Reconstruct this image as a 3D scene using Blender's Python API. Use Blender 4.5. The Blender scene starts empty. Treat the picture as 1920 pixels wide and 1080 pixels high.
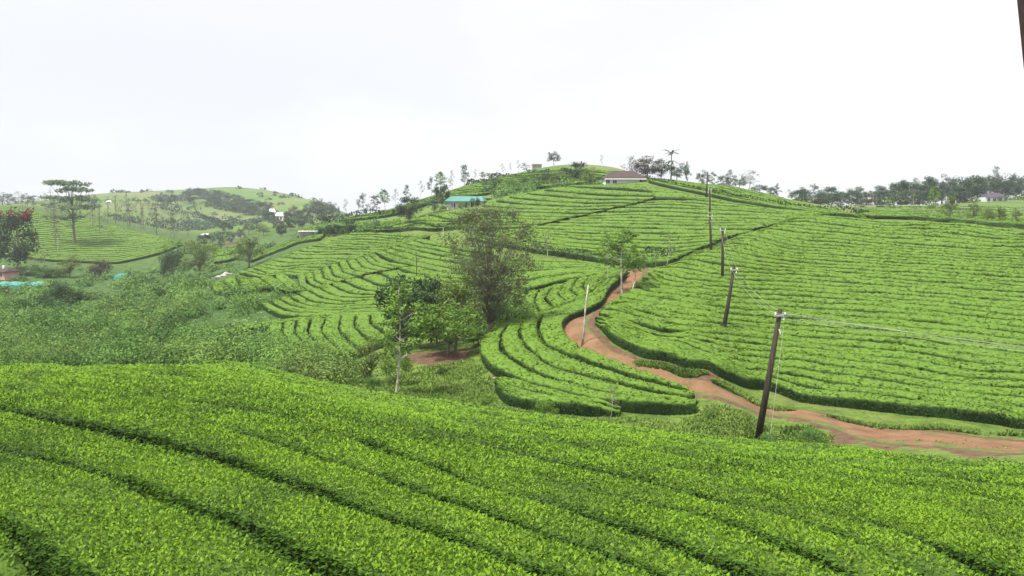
import bpy, bmesh, math, random, time
import numpy as np
from mathutils import Vector, Matrix

T0 = time.time()
random.seed(7)
rng = np.random.default_rng(7)
S = bpy.context.scene
COL = S.collection

# ------------------------------------------------------------------ camera, sky, sun, exposure
FPX = 1500.0                                   # focal length in pixels of a 1920 px wide picture
PITCH = math.atan(140.0 / FPX)
CZ = 20.0                                      # height of the camera above the datum of the terrain
cam = bpy.data.cameras.new('camera')
cam.lens = 36.0 * FPX / 1920.0
cam.clip_start = 0.1
cam.clip_end = 9000.0
camo = bpy.data.objects.new('camera', cam)
camo.location = (0, 0, CZ)
camo.rotation_euler = (math.pi / 2 - PITCH, 0, 0)
COL.objects.link(camo)
S.camera = camo

SUN_EL, SUN_AZ = math.radians(63), math.radians(-122)   # azimuth from +Y (view direction), negative = left; the sun stands behind the left shoulder
W = bpy.data.worlds.new('World')
S.world = W
W.use_nodes = True
nt = W.node_tree
nt.nodes.clear()
def wn(t, **k):
    n = nt.nodes.new(t)
    for a, v in k.items(): setattr(n, a, v)
    return n
sky = wn('ShaderNodeTexSky', sky_type='NISHITA', sun_disc=False, sun_elevation=SUN_EL, sun_rotation=SUN_AZ, altitude=1500.0, dust_density=2.0)
tc = wn('ShaderNodeTexCoord')
mp = wn('ShaderNodeMapping'); mp.inputs['Scale'].default_value = (1.0, 1.0, 2.6); mp.inputs['Location'].default_value = (2.34, 9.96, 4.7)
n1 = wn('ShaderNodeTexNoise'); n1.inputs['Scale'].default_value = 1.15; n1.inputs['Detail'].default_value = 5; n1.inputs['Roughness'].default_value = .5
n2 = wn('ShaderNodeTexNoise'); n2.inputs['Scale'].default_value = 0.9; n2.inputs['Detail'].default_value = 2
cr = wn('ShaderNodeValToRGB')
cr.color_ramp.elements[0].position = .38; cr.color_ramp.elements[0].color = (.845, .85, .91, 1)
cr.color_ramp.elements[1].position = .53; cr.color_ramp.elements[1].color = (1, 1, 1, 1)
cm = wn('ShaderNodeVectorMath', operation='SCALE')
cm.inputs['Scale'].default_value = 7.3          # cloud deck, times the background strength below
cf = wn('ShaderNodeMapRange'); cf.inputs[1].default_value = .2; cf.inputs[2].default_value = .45; cf.inputs[3].default_value = .86; cf.inputs[4].default_value = .985
mx = wn('ShaderNodeMix', data_type='RGBA')
bg = wn('ShaderNodeBackground'); bg.inputs['Strength'].default_value = .1
wo = wn('ShaderNodeOutputWorld')
L = nt.links.new
L(tc.outputs['Generated'], mp.inputs['Vector'])
L(mp.outputs[0], n1.inputs['Vector']); L(mp.outputs[0], n2.inputs['Vector'])
L(n1.outputs['Fac'], cr.inputs[0]); L(cr.outputs[0], cm.inputs[0])
L(n2.outputs['Fac'], cf.inputs[0]); L(cf.outputs[0], mx.inputs[0])
L(sky.outputs[0], mx.inputs[6]); L(cm.outputs[0], mx.inputs[7])
L(mx.outputs[2], bg.inputs['Color']); L(bg.outputs[0], wo.inputs['Surface'])

sun = bpy.data.lights.new('sun', 'SUN')
sun.energy = 4.6
sun.angle = math.radians(6)
sun.color = (1.0, .955, .87)
suno = bpy.data.objects.new('sun', sun)
sd = Vector((math.sin(SUN_AZ) * math.cos(SUN_EL), math.cos(SUN_AZ) * math.cos(SUN_EL), math.sin(SUN_EL)))
suno.rotation_euler = sd.to_track_quat('Z', 'Y').to_euler()
COL.objects.link(suno)

S.view_settings.view_transform = 'Standard'
S.view_settings.look = 'None'
S.view_settings.gamma = 1
S.view_settings.use_curve_mapping = False
S.view_settings.exposure = 0.67
S.cycles.use_denoising = True
S.cycles.max_bounces = 6
S.cycles.diffuse_bounces = 3
S.cycles.glossy_bounces = 2
S.cycles.transmission_bounces = 3
S.cycles.volume_bounces = 0
S.cycles.transparent_max_bounces = 6

# ------------------------------------------------------------------ helpers: rays, terrain
def ray(px, py):
    x = (np.asarray(px, float) - 960.0) / FPX
    v = -(np.asarray(py, float) - 540.0) / FPX
    fy = math.cos(PITCH) + v * math.sin(PITCH)
    uz = -math.sin(PITCH) + v * math.cos(PITCH)
    return x / fy, uz / fy

HED = 0.8                                      # height of the clipped tea above the soil
# survey points of the valley: (picture x, picture y, metres along the view). TEA points lie on the clipped canopy, the others on the soil
TEA = """
500,1080,9 960,1080,8.8 1500,1080,8.8 1900,1080,9 0,1080,9 0,975,11.3 0,835,15.9 0,765,20.5 0,706,31 0,690,36 330,935,12 300,828,16.5
400,757,22.5 400,700,33 400,679,40 200,686,38 560,706,42 730,738,42 600,803,19.8 600,748,29 784,862,16.2 750,788,24 889,901,14.5 1000,1060,9.3
960,846,20 1000,800,29 1000,775,37 1280,918,15.2 1280,880,18.8 1300,840,26 1300,814,36 1547,957,13.2 1560,880,21.5 1560,833,35
1900,1060,9.6 1813,1043,10.2 1900,960,13.6 1900,900,20 1900,868,29
1500,735,54.5 1500,690,58.5 1500,640,65 1500,607,70.5 1500,553,81 1500,513,91 1500,484,99 1500,431,116 1500,403,127
1300,668,56.5 1300,618,63.5 1300,590,68.5 1300,536,80 1300,497,90 1300,474,97 1200,645,58.5 1200,602,65 1200,574,70.5 1200,530,80.5 1205,512,86
1120,590,64.5 1900,780,49.5 1900,735,53 1900,687,58 1900,647,63.5 1900,590,73 1900,548,82 1900,513,90 1900,470,101 1900,434,113 1700,755,52 1700,657,62
1700,560,79.5 1700,500,94 1700,453,107 1700,413,121 1400,705,55 1400,437,112 1400,540,82
1144,533,80 1105,574,70.5 1056,602,64 1089,638,58.8 1155,669,55 1250,705,51.2 1290,722,49.6 1010,610,63 1020,641,59 1092,672,55 978,640,58.5 1033,683,53.8
1133,708,51 1222,727,49 939,651,57 1000,694,52.5 1069,716,50.3 950,700,52 1000,742,47.6 1111,755,46.2 1200,756,46 1290,756,46.4 930,706,51.2
1178,503,92 1111,516,88 1056,527,85.5 1000,541,82 1036,577,74 992,588,73 1092,555,78 985,565,77
1078,487,104 1000,484,108 1150,497,98 930,478,112 890,545,95
580,650,86 510,622,92 650,664,79 500,605,100 560,595,97 640,590,95 690,593,92 700,625,82 556,548,114 481,566,112 630,527,117 710,510,120 781,497,122 846,468,140
515,580,105 640,577,102 750,572,98 800,530,106 560,515,137 625,493,143 703,474,151 768,453,162 802,442,170 742,492,130 846,510,121
446,510,147 525,481,164 606,452,182 664,435,192 742,437,184 807,441,173 590,508,142 620,483,160 660,458,176 480,535,127 530,512,139 400,541,130
690,431,190 794,427,176 852,425,165 1000,425,140 820,400,188 898,385,191 950,369,195 1016,356,199 1060,348,201 1109,346,201 1160,343,200 1215,341,196
1099,401,156 1172,385,167 1273,362,181 1200,362,184 1000,464,119 1078,476,113 1130,484,108 1200,490,104 1258,486,101 1310,464,106 1390,436,119 1490,411,134 1560,399,141
1260,437,124 1130,432,129 1300,405,145 1420,386,158 1130,455,119 930,452,130
1260,337,215 1380,350,206 1450,365,192 1520,385,172 1331,363,183 1456,386,163 1600,402,142
156,489,232 222,491,232 38,478,236 300,470,245 340,455,262 156,409,330 44,393,345 0,391,350 300,444,292 236,429,312 100,440,275
"""
GND = """
1420,822,44 1600,800,46.8 1750,815,43.5 1900,845,38.5 1920,862,34 1500,775,48.4 1750,800,46.5 1900,808,45.5 1300,728,50.2 1200,694,53 1100,645,58.5 1068,612,64 1120,578,72 1160,548,80 1190,516,88.5 1193,505,93
1250,682,54.2 1320,692,53.4 1180,664,56.8 1250,712,51.4 1320,735,49.6 1400,742,51.6 1400,755,50
800,720,53 728,737,49 660,716,55 820,675,61 840,668,62 760,665,64 905,640,68 870,700,56 900,740,49 1000,778,44 1200,787,43.2 1400,792,45 1340,770,46
960,600,72 960,560,84 930,620,69 700,690,62 620,690,62
200,680,72 200,650,84 200,620,100 200,590,122 200,560,150 200,530,182 450,655,80 450,600,106 450,560,132 330,540,170 40,640,88 40,580,130 40,530,190 60,680,72
560,690,66 480,675,72 420,500,205 380,515,200 320,500,215 250,500,225 470,505,180 500,470,230 460,490,215
330,430,420 420,470,300 480,440,360 520,425,400 560,410,460 600,400,560 640,398,640 240,400,480 100,385,520 430,351,800 300,358,760 200,362,740 520,360,820 590,378,860 400,400,600 400,375,690 500,410,560
640,413,236 720,395,242 800,370,254 900,340,272 1000,318,290 1060,312,300 1110,315,302 1160,320,296 1210,330,262 600,418,216 680,410,214 750,402,214 680,425,205 620,436,203 582,444,202 560,446,206 875,385,207 960,360,214 1000,342,240 1060,340,236 1150,343,208
1700,400,200 1900,395,250 1600,398,200 1860,374,330 1750,384,310 1600,388,290 1900,372,350 1500,385,260 1400,380,270 1300,370,280 1900,425,150 1750,415,160
"""
def pts(s): return np.array([[float(v) for v in p.split(',')] for p in s.split()])
def survey():
    a, b = pts(TEA), pts(GND)
    out = []
    for arr, off in ((a, HED), (b, 0.0)):
        t, sl = ray(arr[:, 0], arr[:, 1])
        out.append(np.stack([t, arr[:, 2], CZ + sl * arr[:, 2] - off], 1))
    p = np.concatenate(out)
    ex = []
    for t, d, z in p:                          # the land runs on beyond both edges of the picture
        if t < -.58: ex += [(-1.05, d, z), (-1.8, d, z)]
        if t > .58: ex += [(1.05, d, z), (1.8, d, z)]
    for t in (-1.8, -1, -.5, 0, .5, 1, 1.8):
        ex += [(t, 1.3, CZ - 4.3), (t, 4.0, CZ - 4.45), (t, 1300, CZ - 30), (t, 3000, CZ - 60)]
    for t in (-.2, 0, .2, .4): ex += [(t, 420, CZ - 12), (t, 650, CZ - 15)]
    for t in (.6, .9): ex += [(t, 500, CZ + 2)]
    return np.concatenate([p, np.array(ex)])
P = survey()
AX = 2.6
def feats(t, d): return np.stack([np.asarray(t) * AX, np.log(d)], -1)
def kern(r2): return np.where(r2 > 1e-12, .5 * r2 * np.log(np.maximum(r2, 1e-12)), 0.0)
X = feats(P[:, 0], P[:, 1]); n = len(X)
K = kern(((X[:, None] - X[None]) ** 2).sum(-1)) + np.eye(n) * 2e-4
Q = np.concatenate([np.ones((n, 1)), X], 1)
A = np.block([[K, Q], [Q.T, np.zeros((3, 3))]])
# heights are solved as slopes from the eye, so that far and near points weigh alike
wsol = np.linalg.solve(A, np.concatenate([(P[:, 2] - CZ) / P[:, 1] ** .5, np.zeros(3)]))
NA, NL = 420, 560
A0, A1 = -math.atan(1.8), math.atan(1.8)
L0, L1 = math.log(1.3), math.log(1700.0)
GA = np.linspace(A0, A1, NA); GL = np.linspace(L0, L1, NL)
def rbf(t, d):
    f = feats(t, d); out = np.empty(len(f))
    for i in range(0, len(f), 20000):
        g = f[i:i + 20000]
        r2 = ((g[:, None] - X[None]) ** 2).sum(-1)
        out[i:i + 20000] = kern(r2) @ wsol[:n] + wsol[n] + g @ wsol[n + 1:]
    return CZ + out * np.asarray(d) ** .5
tt, dd = np.meshgrid(np.tan(GA), np.exp(GL), indexing='ij')
GZ = rbf(tt.ravel(), dd.ravel()).reshape(NA, NL)
for _ in range(1):
    GZ[1:-1, 1:-1] = .5 * GZ[1:-1, 1:-1] + .125 * (GZ[:-2, 1:-1] + GZ[2:, 1:-1] + GZ[1:-1, :-2] + GZ[1:-1, 2:])
def H(x, y):
    x = np.asarray(x, float); y = np.maximum(np.asarray(y, float), 1.31)
    a = np.clip((np.arctan(x / y) - A0) / (A1 - A0) * (NA - 1), 0, NA - 1.001)
    l = np.clip((np.log(y) - L0) / (L1 - L0) * (NL - 1), 0, NL - 1.001)
    i, j = a.astype(int), l.astype(int); u, v = a - i, l - j
    return (GZ[i, j] * (1 - u) * (1 - v) + GZ[i + 1, j] * u * (1 - v) + GZ[i, j + 1] * (1 - u) * v + GZ[i + 1, j + 1] * u * v)
def hit(px, py, h=0.0, win=(6, 1000)):
    """where the line of sight through a picture point meets the land (plus h)"""
    t, s = ray(px, py)
    d = np.exp(np.linspace(math.log(win[0]), math.log(win[1]), 1500))
    g = CZ + s * d - (H(t * d, d) + h)
    k = np.nonzero(g < 0)[0]
    if len(k) and k[0] > 0:
        k = k[0]; f = g[k - 1] / (g[k - 1] - g[k]); dv = d[k - 1] + f * (d[k] - d[k - 1])
    elif len(k): dv = d[0]
    else: dv = d[int(np.argmin(g / d))]
    return float(t * dv), float(dv)
def at(px, d): 
    """a point of the land d metres ahead, at picture column px"""
    x = (px - 960.0) / FPX * d
    return x, d, float(H(x, d))

def wave(x, y, sc, seed=0):
    r = np.random.default_rng(seed); o = 0
    for k in range(5):
        a = r.uniform(0, 6.28); f = (1.0 + .7 * k) / sc * 2.2
        o = o + np.sin((x * math.cos(a) + y * math.sin(a)) * f + r.uniform(0, 6.28)) / (1 + .6 * k)
    return o / 2.2

# ------------------------------------------------------------------ helpers: objects
def mesh_np(name, V, faces, mats, mi=None, tone=None, smooth=False, attrs=None):
    """V (n,3); faces: list of integer arrays (m,k), one array per polygon size"""
    me = bpy.data.meshes.new(name)
    V = np.asarray(V, np.float32)
    faces = [np.asarray(f, np.int32) for f in faces if len(f)]
    nl = sum(f.size for f in faces); nf = sum(len(f) for f in faces)
    me.vertices.add(len(V)); me.loops.add(nl); me.polygons.add(nf)
    me.vertices.foreach_set('co', V.ravel())
    me.loops.foreach_set('vertex_index', np.concatenate([f.ravel() for f in faces]))
    sizes = np.concatenate([np.full(len(f), f.shape[1], np.int32) for f in faces])
    me.polygons.foreach_set('loop_start', np.concatenate([[0], np.cumsum(sizes)[:-1]]).astype(np.int32))
    if mi is not None: me.polygons.foreach_set('material_index', np.asarray(mi, np.int32))
    if smooth is not False: me.polygons.foreach_set('use_smooth', np.full(nf, True) if smooth is True else smooth)
    for m in (mats if isinstance(mats, (list, tuple)) else [mats]): me.materials.append(m)
    at_ = dict(attrs or {})
    if tone is not None: at_['tone'] = tone
    for k, v in at_.items():
        a = me.attributes.new(k, 'FLOAT', 'POINT'); a.data.foreach_set('value', np.asarray(v, np.float32))
    me.update(calc_edges=True)
    return me
def link(name, me, parent=None, loc=None):
    o = bpy.data.objects.new(name, me); COL.objects.link(o)
    if parent is not None: o.parent = parent
    if loc is not None: o.location = loc
    return o
def tag(o, label=None, cat=None, group=None, kind=None):
    if label: o['label'] = label
    if cat: o['category'] = cat
    if group: o['group'] = group
    if kind: o['kind'] = kind
    return o
def empty(name, loc, rz=0, label=None, cat=None, group=None, scale=None):
    o = bpy.data.objects.new(name, None); COL.objects.link(o)
    o.location = loc; o.rotation_euler = (0, 0, rz); o.empty_display_size = .5
    if scale is not None: o.scale = scale
    return tag(o, label, cat, group)
class MB:
    """collects simple shapes and links them as one mesh object"""
    def __init__(self): self.v = []; self.f = []
    def add(self, v, f):
        k = len(self.v); self.v += [tuple(p) for p in v]; self.f += [tuple(i + k for i in q) for q in f]
    def box(self, x0, x1, y0, y1, z0, z1):
        self.add([(x, y, z) for z in (z0, z1) for x, y in ((x0, y0), (x1, y0), (x1, y1), (x0, y1))],
                 [(3, 2, 1, 0), (4, 5, 6, 7), (0, 1, 5, 4), (1, 2, 6, 5), (2, 3, 7, 6), (3, 0, 4, 7)])
    def tube(self, path, rad, n=6, cap=True):
        path = [Vector(p) for p in path]; m = len(path)
        rad = rad if hasattr(rad, '__len__') else [rad] * m
        vs, fs = [], []
        for i, p in enumerate(path):
            d = (path[min(i + 1, m - 1)] - path[max(i - 1, 0)]).normalized()
            u = d.cross(Vector((.31, .95, .05)) if abs(d.z) > .6 else Vector((0, 0, 1))).normalized(); w = d.cross(u)
            for k in range(n):
                a = 2 * math.pi * k / n
                vs.append(p + (u * math.cos(a) + w * math.sin(a)) * rad[i])
        for i in range(m - 1):
            for k in range(n):
                a, b = i * n + k, i * n + (k + 1) % n
                fs.append((a, b, b + n, a + n))
        if cap: fs += [tuple(range(n))[::-1], tuple(range((m - 1) * n, m * n))]
        self.add(vs, fs)
    def quadstrip(self, a, b):
        k = len(a); self.add(list(a) + list(b), [(i, i + 1, k + i + 1, k + i) for i in range(k - 1)])
    def build(self, name, mat, parent=None, loc=None, bevel=0, smooth=False):
        me = bpy.data.meshes.new(name); me.from_pydata(self.v, [], self.f); me.materials.append(mat); me.update()
        if smooth: me.polygons.foreach_set('use_smooth', [True] * len(me.polygons))
        o = link(name, me, parent, loc)
        if bevel:
            m = o.modifiers.new('bevel', 'BEVEL'); m.width = bevel; m.segments = 1
        return o

# ------------------------------------------------------------------ materials
class NT:
    def __init__(self, name):
        self.m = bpy.data.materials.new(name); self.m.use_nodes = True
        self.t = self.m.node_tree; self.t.nodes.clear()
        self.out = self.n('ShaderNodeOutputMaterial')
    def n(self, t, **k):
        o = self.t.nodes.new(t)
        for a, v in k.items(): setattr(o, a, v)
        return o
    def l(self, a, b): self.t.links.new(a, b)
    def pos(self): return self.n('ShaderNodeNewGeometry').outputs['Position']
    def noise(self, sc, det=3, vec=None, rough=.55):
        o = self.n('ShaderNodeTexNoise'); o.inputs['Scale'].default_value = sc; o.inputs['Detail'].default_value = det; o.inputs['Roughness'].default_value = rough
        self.l(vec if vec is not None else self.pos(), o.inputs['Vector']); return o.outputs['Fac']
    def rng(self, v, a, b, c=0, d=1):
        o = self.n('ShaderNodeMapRange'); 
        for i, q in enumerate((a, b, c, d)): o.inputs[i + 1].default_value = q
        self.l(v, o.inputs[0]); return o.outputs[0]
    def math(self, op, a, b=None):
        o = self.n('ShaderNodeMath', operation=op)
        for i, q in enumerate((a, b)):
            if q is None: continue
            if isinstance(q, (int, float)): o.inputs[i].default_value = q
            else: self.l(q, o.inputs[i])
        return o.outputs[0]
    def mix(self, f, a, b):
        o = self.n('ShaderNodeMix', data_type='RGBA')
        if isinstance(f, (int, float)): o.inputs[0].default_value = f
        else: self.l(f, o.inputs[0])
        for i, q in ((6, a), (7, b)):
            if isinstance(q, tuple): o.inputs[i].default_value = (*q, 1)
            else: self.l(q, o.inputs[i])
        return o.outputs[2]
    def attr(self, name): return self.n('ShaderNodeAttribute', attribute_name=name).outputs['Fac']
    def surf(self, col, rough=.8, spec=.3, bump=None, bd=.05, trans=0):
        b = self.n('ShaderNodeBsdfPrincipled'); b.inputs['Roughness'].default_value = rough; b.inputs['Specular IOR Level'].default_value = spec
        if isinstance(col, tuple): b.inputs['Base Color'].default_value = (*col, 1)
        else: self.l(col, b.inputs['Base Color'])
        if bump is not None:
            q = self.n('ShaderNodeBump'); q.inputs['Distance'].default_value = bd; q.inputs['Strength'].default_value = 1
            self.l(bump, q.inputs['Height']); self.l(q.outputs[0], b.inputs['Normal'])
        o = b.outputs[0]
        if trans:
            t = self.n('ShaderNodeBsdfTranslucent')
            if isinstance(col, tuple): t.inputs['Color'].default_value = (*col, 1)
            else: self.l(col, t.inputs['Color'])
            m = self.n('ShaderNodeMixShader'); m.inputs[0].default_value = trans
            self.l(o, m.inputs[1]); self.l(t.outputs[0], m.inputs[2]); o = m.outputs[0]
        self.l(o, self.out.inputs['Surface']); return self.m
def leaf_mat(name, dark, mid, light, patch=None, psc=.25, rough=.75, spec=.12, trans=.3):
    """leaf colour from dark to light by tone, with slow drifts from plant to plant"""
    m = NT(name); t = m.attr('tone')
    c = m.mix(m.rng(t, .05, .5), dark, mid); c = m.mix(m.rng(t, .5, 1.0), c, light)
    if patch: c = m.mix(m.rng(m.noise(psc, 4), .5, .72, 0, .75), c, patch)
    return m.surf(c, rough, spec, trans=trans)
M = {}
M['tea_leaf'] = leaf_mat('tea_leaf', (.015, .040, .010), (.092, .190, .016), (.205, .345, .028), (.055, .100, .028), .45, .72, .12, .32)
m = NT('tea_body')                              # tone: twiggy flank 0 .. plucked top 1, with lane shade painted into the flank
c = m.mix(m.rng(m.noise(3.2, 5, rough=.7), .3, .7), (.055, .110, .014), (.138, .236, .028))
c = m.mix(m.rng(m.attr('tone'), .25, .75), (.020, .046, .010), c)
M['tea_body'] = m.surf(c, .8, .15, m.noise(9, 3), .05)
m = NT('ground')
soil = m.attr('soil'); wild = m.attr('wild'); far = m.attr('far')
n_s, n_b = m.noise(1.6, 5), m.noise(.22, 4)
grass = m.mix(m.rng(m.noise(2.6, 7, rough=.75), .36, .62), (.055, .100, .018), (.150, .220, .040))
grass = m.mix(m.rng(m.noise(.7, 6, rough=.7), .5, .62, 0, .8), grass, (.050, .095, .020))
grass = m.mix(m.rng(n_b, .5, .7, 0, .55), grass, (.17, .18, .07))
wildc = m.mix(m.rng(m.noise(.5, 5), .35, .65), (.030, .062, .018), (.080, .140, .036))
c = m.mix(wild, grass, wildc)
farc = m.mix(m.rng(m.noise(.02, 5), .4, .62), (.085, .165, .034), (.15, .18, .062))
farc = m.mix(m.rng(m.noise(.05, 7, rough=.7), .5, .66, 0, .75), farc, (.050, .095, .032))
farc = m.mix(m.rng(m.noise(.012, 4), .52, .66, 0, .6), farc, (.17, .165, .085))
c = m.mix(far, c, farc)
dirt = m.mix(m.rng(m.noise(2.5, 6), .3, .7), (.080, .049, .034), (.165, .098, .064))
sf = m.rng(m.math('ADD', soil, m.math('MULTIPLY', m.math('SUBTRACT', m.noise(1.1, 6), .5), 1.5)), .38, .62)
c = m.mix(sf, c, dirt)
M['ground'] = m.surf(c, .95, .1, m.noise(4, 6), .12)
m = NT('road_dirt')
e = m.attr('across')                            # -1 .. 1 over the width of the track
nz = m.noise(1.3, 6)
c = m.mix(m.rng(m.noise(.8, 6), .3, .7), (.135, .073, .041), (.225, .130, .074))
c = m.mix(m.rng(m.noise(7, 4), .55, .75, 0, .6), c, (.28, .18, .112))
g = m.mix(m.rng(m.noise(3, 4), .3, .7), (.065, .105, .028), (.11, .16, .045))
mid = m.rng(m.math('ADD', m.math('ABSOLUTE', e), m.math('MULTIPLY', m.math('SUBTRACT', nz, .5), .9)), .02, .16, .8, 0)
mid = m.math('MULTIPLY', mid, m.attr('strip'))
edge = m.rng(m.math('ADD', m.math('ABSOLUTE', e), m.math('MULTIPLY', m.math('SUBTRACT', m.noise(.9, 7, rough=.65), .5), 2.4)), .82, 1.06)
c = m.mix(mid, c, g); c = m.mix(edge, c, g)
M['road_dirt'] = m.surf(c, .95, .1, m.noise(5, 6), .05)
m = NT('bark'); M['bark'] = m.surf(m.mix(m.rng(m.noise(3, 5), .35, .65), (.090, .080, .066), (.19, .17, .145)), .9, .1)
m = NT('pale_bark'); M['pale_bark'] = m.surf(m.mix(m.rng(m.noise(2.2, 5), .38, .62), (.24, .22, .18), (.50, .48, .42)), .85, .15)
m = NT('pole_wood')
v = m.n('ShaderNodeMapping'); v.inputs['Scale'].default_value = (14, 14, .7); m.l(m.pos(), v.inputs[0])
M['pole_wood'] = m.surf(m.mix(m.rng(m.noise(1, 5, v.outputs[0]), .3, .7), (.022, .018, .015), (.075, .060, .048)), .85, .15, m.noise(1, 4, v.outputs[0]), .01)
m = NT('post_paint'); M['post_paint'] = m.surf(m.mix(m.rng(m.noise(30, 3), .4, .6), (.022, .013, .012), (.042, .024, .020)), .6, .3)
def plain(name, c1, c2, sc, rough=.7, spec=.3):
    m = NT(name); M[name] = m.surf(m.mix(m.rng(m.noise(sc, 4), .3, .7), c1, c2), rough, spec)
plain('white_wall', (.62, .63, .63), (.80, .81, .80), .8)
plain('grey_wall', (.20, .19, .18), (.32, .30, .28), .7)
plain('pink_wall', (.50, .26, .24), (.62, .36, .33), .8)
plain('teal_roof', (.055, .190, .165), (.080, .245, .215), .9, .45, .4)
plain('rust_roof', (.036, .025, .025), (.082, .053, .050), 1.6)
plain('purple_roof', (.050, .040, .062), (.085, .065, .10), 1.2)
plain('white_roof', (.66, .66, .64), (.82, .82, .80), 1.0, .5)
plain('dark_glass', (.015, .02, .022), (.03, .035, .04), 2, .15, .5)
plain('white_trim', (.68, .68, .66), (.8, .8, .78), 3)
plain('teal_net', (.05, .22, .175), (.09, .31, .25), .6, .7)
plain('wire_metal', (.30, .31, .32), (.45, .46, .47), 5, .4, .5)
plain('porcelain', (.55, .54, .50), (.75, .74, .70), 9, .3, .5)
plain('timber', (.10, .075, .055), (.20, .15, .11), 4)
plain('stone', (.22, .21, .19), (.40, .38, .35), 3)
M['leaf_green'] = leaf_mat('leaf_green', (.050, .100, .020), (.135, .245, .038), (.25, .38, .08), trans=.4)
M['leaf_dark'] = leaf_mat('leaf_dark', (.016, .036, .014), (.040, .078, .028), (.080, .130, .046), trans=.15)
M['leaf_grey'] = leaf_mat('leaf_grey', (.066, .090, .042), (.145, .180, .080), (.24, .275, .13), (.115, .135, .065), .5, trans=.38)
M['leaf_olive'] = leaf_mat('leaf_olive', (.040, .066, .018), (.130, .190, .042), (.235, .31, .078), trans=.38)
M['leaf_blue'] = leaf_mat('leaf_blue', (.026, .056, .034), (.065, .112, .062), (.12, .18, .10), trans=.18)
M['leaf_hazy'] = leaf_mat('leaf_hazy', (.06, .10, .05), (.12, .18, .08), (.20, .27, .13))  # haze of distance painted into the leaf colour
M['leaf_brown'] = leaf_mat('leaf_brown', (.030, .030, .020), (.075, .066, .042), (.13, .115, .075), trans=.15)
M['leaf_red'] = leaf_mat('leaf_red', (.06, .022, .014), (.15, .042, .028), (.23, .075, .05), trans=.2)
M['leaf_scrub'] = leaf_mat('leaf_scrub', (.018, .050, .014), (.085, .185, .040), (.20, .33, .075), (.15, .165, .05), .12)
M['leaf_grass'] = leaf_mat('leaf_grass', (.055, .105, .020), (.120, .200, .034), (.19, .27, .06), trans=.3)

# ------------------------------------------------------------------ leaves in bulk
def kites(pos, dirv, size, width=.5, r=None, up=None):
    """one kite-shaped leaf per row: base at pos, tip along dirv"""
    r = r or rng
    k = len(pos)
    dirv = dirv / np.maximum(np.linalg.norm(dirv, axis=1, keepdims=True), 1e-6)
    s = np.cross(dirv, r.normal(size=(k, 3)) if up is None else up); s /= np.maximum(np.linalg.norm(s, axis=1, keepdims=True), 1e-6)
    size = np.asarray(size).reshape(-1, 1) * np.ones((k, 1))
    mid = pos + dirv * size * .45
    V = np.stack([pos, mid + s * size * width * .5, pos + dirv * size, mid - s * size * width * .5], 1).reshape(-1, 3)
    return V, np.arange(4 * k, dtype=np.int32).reshape(k, 4)

# ------------------------------------------------------------------ ground
gx, gy = tt * dd, dd
road_px = [(1193, 500, 94), (1191, 516, 88), (1183, 532, 83.5), (1160, 550, 79), (1130, 567, 74), (1094, 586, 69), (1072, 606, 65), (1080, 630, 60.8), (1112, 653, 57.2), (1160, 678, 54.4),
           (1220, 700, 52.4), (1290, 725, 50.2), (1370, 748, 49.2), (1450, 768, 48.4), (1540, 785, 47.4), (1620, 805, 45.8), (1720, 822, 43), (1830, 833, 41), (1960, 842, 39.5), (2200, 850, 38)]
road_w = [1.2, 1.25, 1.35, 1.4, 1.45, 1.6, 1.75, 1.6, 1.35, 1.3, 1.3, 1.4, 1.5, 1.6, 2.1, 3.1, 3.5, 3.3, 3.1, 3.0]
RC = np.array([hit(px, py, 0, (d * .9, d * 1.12)) for px, py, d in road_px])
def resample(c, k):
    s = np.concatenate([[0], np.cumsum(np.linalg.norm(np.diff(c, axis=0), axis=1))])
    u = np.linspace(0, s[-1], k); return np.stack([np.interp(u, s, c[:, i]) for i in range(c.shape[1])], 1)
def smooth(c, it=2):
    c = c.copy()
    for _ in range(it): c[1:-1] = .5 * c[1:-1] + .25 * (c[:-2] + c[2:])
    return c
RR = smooth(resample(np.concatenate([RC, np.array(road_w)[:, None]], 1), 150), 6)
def dist_poly(x, y, c):
    best = np.full(x.shape, 1e9)
    for k in range(0, len(c), 2): best = np.minimum(best, (x - c[k, 0]) ** 2 + (y - c[k, 1]) ** 2 - (c[k, 2] ** 2 if c.shape[1] > 2 else 0))
    return np.sqrt(np.maximum(best, 0))
soil = np.zeros_like(gx)
near = (gy > 30) & (gy < 120)
soil[near] = np.exp(-(dist_poly(gx[near], gy[near], RR) / 1.3) ** 2) * .75
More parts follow.
